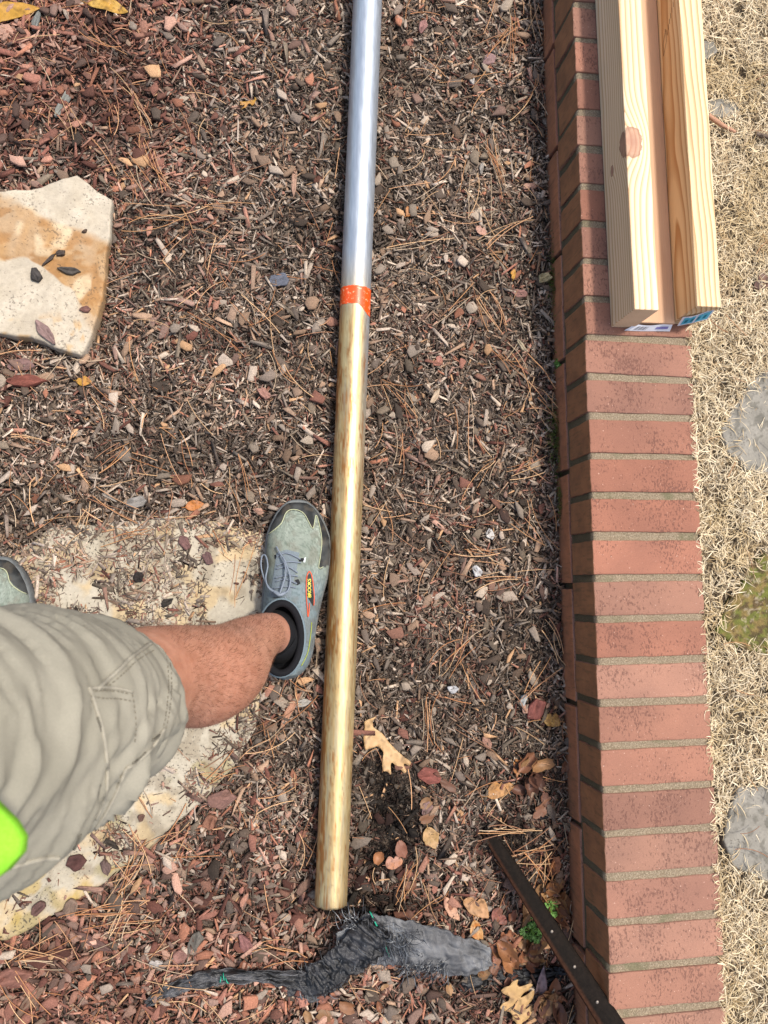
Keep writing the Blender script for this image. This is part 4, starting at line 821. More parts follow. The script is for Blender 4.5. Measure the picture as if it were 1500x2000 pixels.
for a in [(122, 207, 65, 0.050, 0.017, 0.006, (128, 128, 118), 0.01, 'long pale grey wood chip on red bark near the upper left'),
          (72, 44, 78, 0.052, 0.013, 0.005, (120, 122, 116), 0.01, 'thin upright grey wood chip in the top left corner'),
          (50, 744, 4, 0.064, 0.026, 0.012, (140, 74, 56), 0.01, 'thick red bark piece below the banded flagstone'),
          (44, 712, 3, 0.048, 0.022, 0.005, (134, 100, 92), 0.01, 'flat mauve bark flake just above the thick red bark piece'),
          (574, 352, 88, 0.062, 0.011, 0.004, (176, 134, 108), 0.01, 'narrow upright tan chip left of the silver pipe'),
          (956, 1044, -75, 0.024, 0.015, 0.004, (196, 190, 182), 0.01, 'bright white square chip in the middle of the mulch'),
          (931, 1115, -60, 0.024, 0.018, 0.006, (186, 184, 182), 0.01, 'whitish chip just below the bright square one'),
          (885, 1346, 10, 0.022, 0.017, 0.005, (176, 176, 176), 0.01, 'small light grey chip right of the golden pipe'),
          (1047, 1387, 80, 0.050, 0.033, 0.008, (126, 66, 56), 0.01, 'dark red bark slab near the foot of the wall'),
          (1022, 1366, 70, 0.026, 0.015, 0.006, (170, 172, 168), 0.01, 'pale grey block touching the dark red bark slab'),
          (266, 980, 15, 0.036, 0.022, 0.008, (138, 132, 124), 0.01, 'curved grey wood block above the large flagstone'),
          (212, 970, -30, 0.032, 0.010, 0.005, (168, 156, 140), 0.01, 'short pale stick left of the curved grey block'),
          (568, 1384, 62, 0.070, 0.014, 0.006, (184, 130, 96), 0.01, 'long salmon splinter of bark left of the pipe'),
          (592, 1374, 12, 0.032, 0.014, 0.006, (170, 164, 152), 0.01, 'whitish grey chip touching the salmon splinter'),
          (1060, 546, 10, 0.030, 0.018, 0.010, (196, 176, 122), 0.01, 'yellowish crumbly wood lump against the wall'),
          (544, 548, 10, 0.036, 0.030, 0.005, (96, 100, 112), 0.005, 'bluish dark stone flush with the mulch left of the band'),
          (1012, 574, -5, 0.040, 0.017, 0.006, (150, 104, 92), 0.01, 'pink bark strip left of the yellowish lump'),
          (432, 1562, 20, 0.050, 0.036, 0.010, (136, 96, 82), 0.012, 'broad brown bark slab beside the edge of the large flagstone'),
          (410, 1606, 70, 0.032, 0.026, 0.010, (140, 92, 66), 0.012, 'knobbly brown bark chunk below the broad slab'),
          (26, 1908, 18, 0.072, 0.038, 0.010, (140, 90, 72), 0.012, 'big reddish bark slab in the bottom left corner'),
          (60, 1952, 50, 0.078, 0.018, 0.008, (130, 100, 78), 0.012, 'long brown bark strip beside the corner slab'),
          (178, 1838, -28, 0.084, 0.014, 0.007, (110, 78, 68), 0.012, 'long thin maroon bark strip below the large flagstone'),
          (380, 1846, 68, 0.038, 0.024, 0.006, (104, 98, 88), 0.012, 'dark grey flat chip above the fabric fold'),
          (478, 1852, -60, 0.038, 0.022, 0.007, (140, 90, 84), 0.012, 'rose bark chip above the middle of the fold'),
          (302, 1884, -2, 0.024, 0.013, 0.007, (178, 168, 158), 0.012, 'pale square chip at the left end of the fold'),
          (350, 1872, 20, 0.030, 0.024, 0.008, (150, 104, 90), 0.012, 'pinkish round bark chip right of the pale square one'),
          (850, 775, 58, 0.036, 0.012, 0.005, (190, 164, 132), 0.01, 'pale cream splinter right of the golden pipe'),
          (1020, 678, -50, 0.034, 0.012, 0.007, (186, 168, 134), 0.01, 'cream coloured peg of wood near the wall'),
          (516, 770, -40, 0.030, 0.018, 0.007, (168, 118, 100), 0.01, 'salmon rounded bark piece left of the golden pipe'),
          (940, 330, 75, 0.026, 0.010, 0.004, (150, 142, 132), 0.01, 'thin grey chip among the upper right needles'),
          (826, 54, 60, 0.026, 0.020, 0.006, (156, 108, 100), 0.01, 'dusty pink chip right of the pipe top'),
          (920, 155, -75, 0.030, 0.013, 0.005, (176, 168, 158), 0.01, 'pale triangular chip in the upper right mulch'),
          (955, 118, 25, 0.034, 0.022, 0.006, (158, 122, 118), 0.01, 'mauve chip above the pale triangular one'),
          (838, 1514, 0, 0.046, 0.032, 0.008, (142, 74, 60), 0.01, 'cracked red bark slab right of the oak leaf'),
          (832, 1580, 60, 0.030, 0.026, 0.006, (138, 106, 98), 0.01, 'round mauve bark disc below the cracked red slab'),
          (950, 1450, -60, 0.026, 0.018, 0.006, (164, 118, 96), 0.01, 'salmon chip in the lower mulch')]:
    chunk('wood_chip' if 'bark' not in a[8] and 'stone' not in a[8] else ('bark_piece' if 'bark' in a[8] else 'dark_stone'), *a[:9], 'bark' if 'bark' in a[8] else ('stone' if 'stone flush' in a[8] else 'wood chip'), GC)
GD = 'debris lying on the flagstones'
for nm, a in [('wood_chip', (136, 530, -6, 0.042, 0.013, 0.006, (84, 76, 68), 0.031, 'dark lengthwise wood chip on the right of the banded flagstone')),
              ('wood_chip', (71, 540, -70, 0.028, 0.022, 0.008, (72, 66, 62), 0.031, 'dark round chip on the pale part of the banded flagstone')),
              ('wood_chip', (97, 508, 48, 0.036, 0.006, 0.004, (78, 66, 58), 0.031, 'thin slanting dark twig on the banded flagstone')),
              ('wood_chip', (119, 496, 30, 0.016, 0.012, 0.005, (80, 66, 56), 0.031, 'small brown bit at the end of the slanting twig')),
              ('bark_piece', (166, 605, 8, 0.020, 0.013, 0.005, (128, 84, 72), 0.031, 'small reddish chip near the right edge of the banded flagstone')),
              ('bark_piece', (90, 650, -48, 0.055, 0.020, 0.006, (150, 118, 110), 0.031, 'mauve bark strip at the lower edge of the banded flagstone')),
              ('wood_chip', (166, 452, 30, 0.010, 0.006, 0.003, (86, 66, 50), 0.031, 'tiny dark crumb on the ochre band')),
              ('bark_piece', (149, 1684, 20, 0.034, 0.032, 0.006, (92, 56, 48), 0.0142, 'dark maroon bark flake below the shorts on the large flagstone')),
              ('bark_piece', (208, 1694, -75, 0.030, 0.018, 0.005, (108, 84, 76), 0.0142, 'brown drop shaped bark flake right of the maroon one')),
              ('bark_piece', (76, 1774, 40, 0.030, 0.020, 0.006, (104, 72, 64), 0.0142, 'brown bark flake lowest on the large flagstone')),
              ('bark_piece', (138, 1772, 70, 0.030, 0.022, 0.006, (134, 108, 88), 0.0142, 'pale brown bark flake at the lower edge of the large flagstone')),
              ('wood_chip', (218, 1648, -28, 0.034, 0.012, 0.006, (60, 52, 42), 0.0142, 'black brown chip beside the pine needles on the large flagstone')),
              ('bark_piece', (276, 1596, 60, 0.014, 0.011, 0.004, (108, 76, 60), 0.0142, 'tiny brown bark flake on the clean part of the large flagstone')),
              ('bark_piece', (360, 1060, -50, 0.032, 0.020, 0.006, (122, 84, 78), 0.0142, 'reddish bark flake at the top of the large flagstone')),
              ('bark_piece', (405, 1090, -60, 0.028, 0.018, 0.006, (112, 80, 76), 0.0142, 'mauve brown bark flake left of the shoe')),
              ('wood_chip', (326, 1022, 60, 0.038, 0.026, 0.006, (190, 176, 156), 0.016, 'pale stone coloured chip above the reddish flake')),
              ('wood_chip', (272, 1127, 70, 0.020, 0.018, 0.006, (46, 38, 34), 0.0142, 'black wood crumb in the middle of the large flagstone')),
              ('wood_chip', (326, 1176, 20, 0.022, 0.016, 0.005, (56, 50, 42), 0.0142, 'dark wood crumb just above the shin'))]:
    chunk(nm, *a, 'bark' if nm == 'bark_piece' else 'wood chip', GD, tilt=0.02)
# stick and dead leaf in the lawn
def twig(pts, r, col, label, name='twig'):
    P = np.array([at(*p) for p in pts]); t = np.linspace(0, 1, 24); s = np.linspace(0, 1, len(P)); Q = np.stack([np.interp(t, s, P[:, k]) for k in range(3)], 1); Q[:, 0] += 0.002 * (fbm(t * 8, t * 0 + 3) - 0.5)
    v, f = tube(Q, r * (1 - 0.4 * t) * (1 + 0.3 * (fbm(t * 14, t * 0) - 0.5)), 8); mb = MB(); mb.add(v, f, lin(*col)); tag(mb.build(name, M_BIGCHIP, smooth=True), label, 'twig')
twig([(1384, 226, LZ + 0.012), (1408, 243, LZ + 0.014), (1436, 258, LZ + 0.008)], 0.0050, (176, 134, 108), 'short tan twig in the grass beside the right board')
twig([(1476, 262, LZ + 0.012), (1500, 268, LZ + 0.014), (1530, 275, LZ + 0.01)], 0.005, (108, 92, 78), 'dark twig at the right edge in the grass')
twig([(1086, 760, 0.02), (1060, 720, 0.03), (1030, 690, 0.022)], 0.0014, (186, 140, 100), 'thin curved stem leaning on the foot of the wall')
leaf('fallen_leaf', 1482, 545, 60, 0.045, 0.026, 'oval', (122, 84, 64), (92, 64, 50), 0.4, LZ + 0.006, 'dark brown leaf caught in the dry grass at the right edge', 'leaf', GL)
# green weeds
def weed(px, py, n, size, label):
    p = at(px, py, 0.0); root = empty('green_weed', (p[0], p[1], float(gz(p[0], p[1])) + 0.01), label, 'weed'); mb = MB(); st = MB()
    for k in range(n):
        a = random.random() * 6.28; r = random.uniform(0.1, 1) * size; c = np.array([math.cos(a) * r, math.sin(a) * r, random.uniform(0.006, 0.02)]); v, f = tube([(0, 0, 0), c * [0.5, 0.5, 0.9], c], 0.0006, 4); st.add(v, f, lin(110, 150, 60))
        for j in range(7):                                   # palmate divided leaflets
            b = a + (j - 3) * 0.5 + random.gauss(0, 0.1); Lf = random.uniform(0.006, 0.011); d = np.array([math.cos(b), math.sin(b), random.uniform(-0.1, 0.3)]); nn = np.array([-d[1], d[0], 0.1]) * Lf * 0.18
            tip = c + d * Lf; mid = c + d * Lf * 0.6
            mb.add([c, mid - nn, tip, mid + nn, mid + nn * 2.2 + d * Lf * 0.2, mid - nn * 2.2 + d * Lf * 0.2], [[0, 1, 2, 3], [3, 4, 2], [1, 5, 2]], lin(*random.choice([(104, 146, 66), (86, 124, 54), (128, 164, 92)])) * random.uniform(0.7, 1.1))
    o = mb.build('leaves', M_GRASS); o.parent = root; o = st.build('stems', M_GRASS); o.parent = root
weed(1032, 1808, 15, 0.020, 'small bright green ferny weed beside the iron bar')
weed(1068, 1768, 9, 0.012, 'tiny green seedling between the bar and the wall')
weed(1084, 716, 5, 0.007, 'tiny dark green sprig growing at the foot of the wall')
# moss along the wall foot
def moss(pts, label):
    mb = MB()
    for (px, py, w, h) in pts:
        c = at(px, py, 0.0)
        for k in range(int(w * h * 0.5)):
            x = c[0] + random.gauss(0, w / 2600); y = c[1] + random.gauss(0, h / 2400); z = float(gz(x, y)) + 0.012 + random.random() * 0.012; s = random.uniform(0.0012, 0.0028)
            x = min(x, WX - 0.002); d = np.array([random.gauss(0, 1), random.gauss(0, 1), 1.5]); d /= np.linalg.norm(d); t = np.cross(d, [1, 0, 0.1]) * s * 0.5
            mb.add([(x, y, z) - t, (x, y, z) + t, np.array((x, y, z)) + d * s * 2], [[0, 1, 2]], lin(*random.choice([(86, 104, 40), (64, 84, 30), (108, 120, 52)])) * random.uniform(0.6, 1.0))
    tag(mb.build('wall_foot_moss', M_GRASS), label, 'moss', None, 'stuff')
moss([(1078, 860, 22, 80), (1074, 560, 14, 90), (1080, 710, 8, 30), (1086, 980, 10, 60), (1076, 470, 8, 50)], 'dark green moss along the foot of the brick wall')

# ---------------------------------------------------------------- the person standing over the pipe
from mathutils.bvhtree import BVHTree
def remesh(name, parts, voxel, mat, disp=None, smooth_it=4, recol=None):
    V, F, n = [], [], 0
    for v, f in parts: V.append(v); F += [[int(k) + n for k in q] for q in f]; n += len(v)
    me = bpy.data.meshes.new(name); me.from_pydata([tuple(x) for x in np.concatenate(V)], [], F); me.validate(); o = bpy.data.objects.new(name, me); COL.objects.link(o)
    bm = bmesh.new(); bm.from_mesh(me); bmesh.ops.recalc_face_normals(bm, faces=bm.faces); bm.to_mesh(me); bm.free()
    md = o.modifiers.new('r', 'REMESH'); md.mode = 'VOXEL'; md.voxel_size = voxel; s2 = o.modifiers.new('s', 'SMOOTH'); s2.iterations = smooth_it; s2.factor = 0.5
    dg = bpy.context.evaluated_depsgraph_get(); e = o.evaluated_get(dg); m2 = bpy.data.meshes.new_from_object(e); bpy.data.objects.remove(o); bpy.data.meshes.remove(me)
    N = len(m2.vertices); co = np.zeros(N * 3, np.float32); m2.vertices.foreach_get('co', co); co = co.reshape(-1, 3).astype(float); no = np.array([v.normal[:] for v in m2.vertices])
    if disp is not None: co = disp(co, no); m2.vertices.foreach_set('co', co.astype(np.float32).ravel())
    if recol is not None:
        a = m2.color_attributes.new('col', 'FLOAT_COLOR', 'POINT'); c = np.ones((N, 4), np.float32); c[:, :3] = recol(co, no); a.data.foreach_set('color', c.ravel())
    m2.polygons.foreach_set('use_smooth', np.ones(len(m2.polygons), bool)); m2.materials.clear(); m2.materials.append(mat); m2.update()
    o = bpy.data.objects.new(name, m2); COL.objects.link(o); return o
def spline(P, k=10):
    P = np.asarray(P, float); n = len(P); out = []
    for i in range(n - 1):
        p0, p1, p2, p3 = P[max(i - 1, 0)], P[i], P[i + 1], P[min(i + 2, n - 1)]
        for t in np.arange(k) / k: out.append(0.5 * ((2 * p1) + (-p0 + p2) * t + (2 * p0 - 5 * p1 + 4 * p2 - p3) * t * t + (-p0 + 3 * p1 - 3 * p2 + p3) * t ** 3))
    out.append(P[-1]); return np.array(out)
LEG = [(540, 1246, 0.060, 0.033), (532, 1238, 0.100, 0.0345), (516, 1240, 0.135, 0.036), (482, 1262, 0.20, 0.046), (440, 1302, 0.29, 0.0610), (392, 1320, 0.37, 0.0655), (336, 1318, 0.44, 0.0600), (278, 1330, 0.51, 0.060), (200, 1375, 0.58, 0.074), (90, 1408, 0.66, 0.086), (-50, 1452, 0.74, 0.096), (-270, 1500, 0.82, 0.100), (-540, 1560, 0.90, 0.102)]
legR = np.array([[*at(a, b, z), r] for a, b, z, r in LEG]); PCX = legR[-1, 0] - 0.095
SHIFT = at(-28, 1320, 0.05) - at(540, 1210, 0.05)            # where the other foot stands
legL = legR.copy(); hipx = legR[-1, 0]
a0 = legR[0, :3] * [-1, 1, 1]; u_ = (legR[:, 2] - 0.06) / 0.86
legL[:, 0] = -(legR[:, 0] - legR[0, 0]) * 0.25 + (legR[0, 0] + SHIFT[0] - 0.02) * 1.0; legL[:, 1] = legR[:, 1] + SHIFT[1] * (1 - u_)
legL[:, 0] = legL[:, 0] * (1 - u_ ** 1.5) + (PCX - 0.095) * u_ ** 1.5
sR, sL = spline(legR, 6), spline(legL, 6)
person = empty('person', (float(PCX), float(legR[-1, 1]), 0.0), 'person in khaki shorts, lime shirt and grey green running shoes standing astride the large flagstone', 'person')
def skin_mat():
    m = NT('tanned skin'); v = m.coord(); f = m.noise(45, 5, 0.65, v); g = m.noise(9, 3, 0.5, v)
    c = m.ramp(f, [(0.3, (0.32, 0.138, 0.082)), (0.7, (0.49, 0.245, 0.160))]); c = m.mix(m.ramp(g, [(0.4, G(0)), (0.7, G(0.5))]), c, (0.40, 0.15, 0.085))
    sp = m.ramp(m.noise(420, 3, 0.6, v), [(0.62, G(0)), (0.70, G(0.35))]); c = m.mix(sp, c, (0.22, 0.09, 0.05))
    m.b.inputs['Subsurface Weight'].default_value = 0.12; m.b.inputs['Subsurface Radius'].default_value = (0.01, 0.004, 0.002); m.b.inputs['Subsurface Scale'].default_value = 0.6
    m.bump(m.noise(260, 4, 0.7, v), 0.35, 0.0012); return m.out(c, 0.52, 0, 0.4)
M_SKIN = skin_mat()
def pelvis(pad, z0, z1, fx=0.168, fy=0.112):
    cy = legR[-1, 1]; rows = []
    for k in range(14):
        t = k / 13; z = z0 + (z1 - z0) * t; w = math.sin(min(t * 2.2, 1) * math.pi / 2) * (1 - 0.10 * sstep(0.5, 1.0, t)); th = np.arange(48) / 48 * 2 * np.pi
        rows.append(np.stack([PCX + (fx + pad) * w * np.cos(th), cy + (fy + pad) * w * np.sin(th), np.full(48, z)], 1))
    V = np.array(rows).reshape(-1, 3); F = [list(q) for q in grid_faces(14, 48, True)] + [list(range(48)), [13 * 48 + k for k in range(48)]]; return V, F
foot = lambda sg, P: tube(spline([(P[0, 0] + 0.002, P[0, 1] - 0.030, 0.040), (P[0, 0] + 0.010 * sg, P[0, 1] + 0.03, 0.038), (P[0, 0] + 0.030 * sg, P[0, 1] + 0.10, 0.036), (P[0, 0] + 0.038 * sg, P[0, 1] + 0.17, 0.034), (P[0, 0] + 0.036 * sg, P[0, 1] + 0.215, 0.030)], 4), [0.022] * 3 + [0.026] * 12 + [0.014] * 2, 20)
thin = lambda S: S[:, 3] - 0.010 * sstep(48, 54, np.arange(len(S)))
parts = [tube(sR[:, :3], thin(sR), 40), tube(sL[:, :3], thin(sL), 40), pelvis(-0.014, 0.80, 1.10), foot(1, sR), foot(-1, sL)]
body = remesh('body', parts, 0.005, M_SKIN, None, 8); keep(body, person)
# shorts: two legs and a seat in one garment, with folds pressed into the cloth
def shorts_leg(S, i0, flare):
    P = S[i0:, :3]; r = S[i0:, 3] + 0.010 + flare * np.linspace(1, 0.2, len(P)); n = 44; V, F = tube(P, r, n, False); F = [list(f) for f in F]
    Vi, Fi = tube(P[:4], S[i0:i0 + 4, 3] + 0.0045 + flare * 0.7, n, False); k = len(V); V = np.concatenate([V, Vi]); F += [list(np.array(f) + k)[::-1] for f in Fi]
    F += [[i, (i + 1) % n, k + (i + 1) % n, k + i] for i in range(n)]; F.append([k + 3 * n + i for i in range(n)]); F.append([(len(P) - 1) * n + i for i in range(n)][::-1]); return V, F
HI = 46
axis_p = sR[HI:, :3]
AXT = np.gradient(axis_p, axis=0); AXT /= np.linalg.norm(AXT, axis=1)[:, None]
def folds(co, no):
    d = np.linalg.norm(co[:, None] - axis_p[None], axis=2); i = d.argmin(1); s = (i + 0.0) / (len(axis_p) - 1) * 0.50; s = s - ((co - axis_p[i]) * AXT[i]).sum(1) * -1.0
    c = axis_p[i]; rel = co - c; ang = np.arctan2(rel[:, 1], rel[:, 2])
    q = s * 1.0 + 0.030 * np.sin(ang + 0.6) + 0.02 * (fbm(ang * 1.6 + 3, s * 8, 3) - 0.5)
    rid = lambda x: 1 - np.abs(2 * fbm(x, ang * 0.9 + 5, 2) - 1) * 2.2
    a = rid(q * 21.0) * 0.0052 + (fbm(q * 55, ang * 2.0, 3) - 0.5) * 0.0040 + 0.0080 * (fbm(q * 11 + 9, ang * 1.1 + 2, 2) - 0.5) * 2
    a *= sstep(0.0, 0.03, s) * 0.9 + 0.12; a *= 0.5 + 1.0 * fbm(ang * 1.2 + 20, s * 6, 2)
    a *= 1.4
    return co + no * a[:, None]
mk = NT('khaki twill'); v = mk.coord(); w1 = mk.noise(900, 2, 0.5, v); f = mk.noise(14, 3, 0.5, v)
c = mk.ramp(f, [(0.3, (0.235, 0.218, 0.168)), (0.7, (0.295, 0.274, 0.216))]); c = mk.mix(1.0, c, mk.ramp(w1, [(0.3, G(0.93)), (0.7, G(1.05))]), 'MULTIPLY'); mk.bump(w1, 0.15, 0.0004); M_KHAKI = mk.out(c, 0.85, 0, 0.15)
shorts = remesh('shorts', [shorts_leg(sR, HI, 0.0), shorts_leg(sL, HI, 0.004), pelvis(0.010, 0.78, 1.02)], 0.0042, M_KHAKI, folds, 5); keep(shorts, person)
# shirt
ml = NT('lime safety fabric'); w1 = ml.noise(700, 2, 0.5); c = ml.ramp(w1, [(0.3, (0.27, 0.70, 0.03)), (0.7, (0.36, 0.84, 0.06))]); ml.bump(w1, 0.2, 0.0005); M_LIME = ml.out(c, 0.8, 0, 0.2)
def shirt():
    cy = legR[-1, 1]; rows = []; th = np.arange(90) / 90 * 2 * np.pi; HB = at(4, 1665, 0.945)
    for k in range(30):
        t = k / 29; z = 0.942 + 0.20 * t; w = 1 + 0.02 * (1 - t); wave = 0.006 * np.sin(th * 7) * (1 - t) + 0.004 * np.sin(th * 13 + 1)
        rx = HB[0] - 0.030 - (PCX + 0.04); x = PCX + 0.04 + (rx * w + wave) * np.cos(th); y = cy + (0.128 * w + wave) * np.sin(th); b = np.exp(-((y - HB[1]) / 0.026) ** 2) * (np.cos(th) > 0) * (1 - t) ** 2
        x = x + b * 0.052; rows.append(np.stack([x, y, np.full(90, z)], 1))
    V = np.array(rows).reshape(-1, 3); F = [list(q) for q in grid_faces(30, 90, True)] + [[29 * 90 + k for k in range(90)]]
    mb = MB(); mb.add(V, F); o = mb.build('shirt', M_LIME, person, True); sm = o.modifiers.new('thickness', 'SOLIDIFY'); sm.thickness = 0.0015
shirt()
def bvh_of(o):
    dg = bpy.context.evaluated_depsgraph_get(); return BVHTree.FromPolygons([v.co[:] for v in o.data.vertices], [tuple(p.vertices) for p in o.data.polygons])
camp = Vector((0, 0, CAM_H))
def hit(bv, x, y):
    d = Vector((CM @ np.array([(x - 750) / FPX, -(y - 1000) / FPX, -1.0])).tolist()).normalized(); h = bv.ray_cast(camp, d)
    return (np.array(h[0][:]), np.array(h[1][:])) if h[0] is not None else None
def resample(P, step):
    P = np.asarray(P, float); d = np.concatenate([[0], np.cumsum(np.linalg.norm(np.diff(P, axis=0), axis=1))]); s = np.arange(0, d[-1] + 1e-9, step); return np.stack([np.interp(s, d, P[:, k]) for k in range(P.shape[1])], 1)
bvS = bvh_of(shorts)
def seam(name, pts, r, col, double=None, dash=False):
    mb = MB(); Q = resample(spline(pts, 8), 3.0); hs = [hit(bvS, *q) for q in Q]; hs = [h for h in hs if h]
    if len(hs) < 3: return
    P = np.array([h[0] + h[1] * 0.0004 for h in hs]); 
    for _ in range(3): P[1:-1] = (P[:-2] + 2 * P[1:-1] + P[2:]) / 4
    if dash:
        P = resample(P, 0.0012); k = 0
        while k + 2 < len(P): v, f = tube(P[k:k + 3], r, 5); mb.add(v, f, col); k += 4
    else: v, f = tube(P, r, 8); mb.add(v, f, col)
    o = mb.build(name, M_SEAM, person, True)
    if dash: o['kind'] = 'stuff'
    o.parent = shorts; o.matrix_parent_inverse = Matrix.Identity(4)
M_SEAM = m_attr('seam cloth', 300, 0.15, 0.85, 0.2)
KC, KD, KS = np.array([0.30, 0.275, 0.215]), np.array([0.12, 0.11, 0.085]), np.array([0.17, 0.15, 0.11])
for nm, P, r, c, ds in [('seam', [(190, 1346), (235, 1305), (255, 1285), (296, 1256)], 0.0018, KC, False), ('stitching', [(200, 1350), (245, 1312), (268, 1290), (304, 1268)], 0.0005, KS, True), ('stitching', [(206, 1340), (240, 1298), (262, 1280), (294, 1250)], 0.0005, KS, True),
                        ('seam', [(172, 1345), (200, 1343), (232, 1345), (258, 1352)], 0.0014, KC, False), ('stitching', [(178, 1360), (204, 1364), (232, 1365), (256, 1369)], 0.0005, KS, True), ('stitching', [(176, 1350), (204, 1349), (232, 1351), (256, 1357)], 0.0005, KS, True),
                        ('seam', [(174, 1346), (186, 1380), (200, 1430), (208, 1490), (206, 1550), (188, 1600)], 0.0017, KC, False), ('pocket_opening', [(190, 1400), (198, 1425), (205, 1455), (210, 1490), (209, 1520)], 0.0013, KD, False),
                        ('stitching', [(258, 1356), (263, 1385), (265, 1420), (262, 1462)], 0.0005, KS, True), ('stitching', [(296, 1222), (314, 1250), (326, 1290), (329, 1340), (324, 1395), (316, 1428)], 0.0005, KS, True), ('stitching', [(302, 1220), (320, 1248), (332, 1290), (335, 1340), (330, 1395), (322, 1428)], 0.0005, KS, True),
                        ('seam', [(320, 1424), (295, 1462), (262, 1492), (246, 1500)], 0.0018, KC, False), ('pocket_opening', [(312, 1436), (304, 1442), (297, 1446)], 0.0013, KD, False), ('pocket_opening', [(284, 1470), (272, 1482), (258, 1491)], 0.0012, KD, False),
                        ('seam', [(246, 1500), (228, 1545), (205, 1590), (178, 1630), (150, 1662), (124, 1682)], 0.0018, KC, False), ('pocket_opening', [(156, 1630), (148, 1650), (138, 1668), (126, 1678)], 0.0013, KD, False),
                        ('seam', [(22, 1694), (60, 1682), (90, 1676), (118, 1676)], 0.0020, KC, False)]:
    seam(nm, P, r, c, None, ds)
# leg hair
def leg_hair():
    bv = bvh_of(body); mb = MB(); V = []; rngh = np.random.default_rng(3); n = 0; Fs = []
    pts = sR[4:44]
    for k in range(7000):
        i = rngh.integers(0, len(pts) - 1); a = rngh.random() * 2 * np.pi; c = pts[i, :3] + (pts[i + 1, :3] - pts[i, :3]) * rngh.random(); d = Vector((math.cos(a), math.sin(a), rngh.normal(0, 0.2))).normalized()
        h = bv.ray_cast(Vector(c), d)
        if h[0] is None or h[3] > 0.12 or h[0].z < 0.15: continue
        p = np.array(h[0][:]); nn = np.array(h[1][:]); nn *= np.sign(nn @ np.array(d[:])) or 1; t = np.array([0.1, 0.0, -1.0]) + rngh.normal(0, 0.35, 3); t -= nn * (t @ nn); t /= np.linalg.norm(t); L = rngh.uniform(0.006, 0.013); w = np.cross(nn, t) * 0.000085
        q = [p, p + t * L * 0.5 + nn * L * 0.22, p + t * L + nn * L * 0.28]; V += [q[0] - w, q[0] + w, q[1] - w, q[1] + w, q[2]]; Fs += [[n, n + 1, n + 3, n + 2], [n + 2, n + 3, n + 4]]; n += 5
    mb.add(V, Fs, lin(92, 58, 38)); o = mb.build('leg_hair', M_NEEDLE, person); o['kind'] = 'stuff'
leg_hair()
# ---- shoes
EDGE = [(1321, 546, 568), (1316, 536, 580), (1306, 529, 592), (1290, 524, 602), (1268, 519, 608), (1230, 514, 613), (1195, 513, 619), (1165, 515, 626), (1137, 518, 634), (1105, 520, 640), (1078, 520, 643), (1052, 522, 641), (1027, 530, 632), (1006, 541, 621), (993, 551, 611), (985, 561, 600), (981, 569, 590)]
eL = np.array([at(a, y, 0.020)[:2] for y, a, b in EDGE]); eR = np.array([at(b, y, 0.020)[:2] for y, a, b in EDGE]); SO = np.array([*(eL.mean(0) + eR.mean(0)) / 2, 0.0])
SB = 0.010                                                    # the ground the shoe stands on
def shoe_surface(ns=150, nv=90):
    s = np.linspace(0, 1, ns); k = np.linspace(0, 1, len(EDGE)); sm = lambda a: np.interp(s, k, a)
    ya = (eL[:, 1] + eR[:, 1]) / 2; par = (ya - ya[0]) / (ya[-1] - ya[0]); U = np.sin(s * math.pi / 2 ) ** 1.0 * 0 + (1 - np.cos(s * math.pi)) / 2
    xl = np.interp(U, par, eL[:, 0]); xr = np.interp(U, par, eR[:, 0]); yy = ya[0] + (ya[-1] - ya[0]) * U
    H = np.interp(U, [0, 0.03, 0.10, 0.20, 0.38, 0.48, 0.60, 0.72, 0.84, 0.93, 0.98, 1.0], [0.060, 0.092, 0.103, 0.098, 0.094, 0.098, 0.086, 0.070, 0.058, 0.049, 0.038, 0.026])
    v = np.linspace(0, 1, nv); th = v * math.pi; cs = np.cos(th)[None]; sn = np.sin(th)[None]
    half = (xr - xl)[:, None] / 2; mid = (xr + xl)[:, None] / 2; X = mid + half * np.sign(cs) * np.abs(cs) ** 0.72 * (1 - 0.10 * sn * 0); Zb = 0.026
    Z = Zb + (H[:, None] - Zb) * sn ** 0.72; Y = np.repeat(yy[:, None], nv, 1)
    X = X * 1.0 + (mid - X) * 0.16 * (sn ** 1.5) * sstep(0.55, 0.2, U)[:, None]
    V = np.stack([X, Y, Z + SB], -1)
    # the opening for the ankle
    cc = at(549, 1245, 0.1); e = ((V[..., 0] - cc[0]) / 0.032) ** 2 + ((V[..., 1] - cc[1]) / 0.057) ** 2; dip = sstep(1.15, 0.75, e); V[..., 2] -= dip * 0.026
    return V, dip, U
Vs_, dip_, U_ = shoe_surface(); PXs = to_px(Vs_.reshape(-1, 3))
SAGE = [(515, 1050), (524, 1044), (535, 1035), (552, 1018), (560, 999), (577, 996), (592, 1003), (602, 1020), (611, 1034), (615, 1018), (617, 1004), (623, 1022), (629, 1060), (622, 1112), (638, 1106), (660, 1110), (660, 1400), (440, 1400), (440, 1050)]
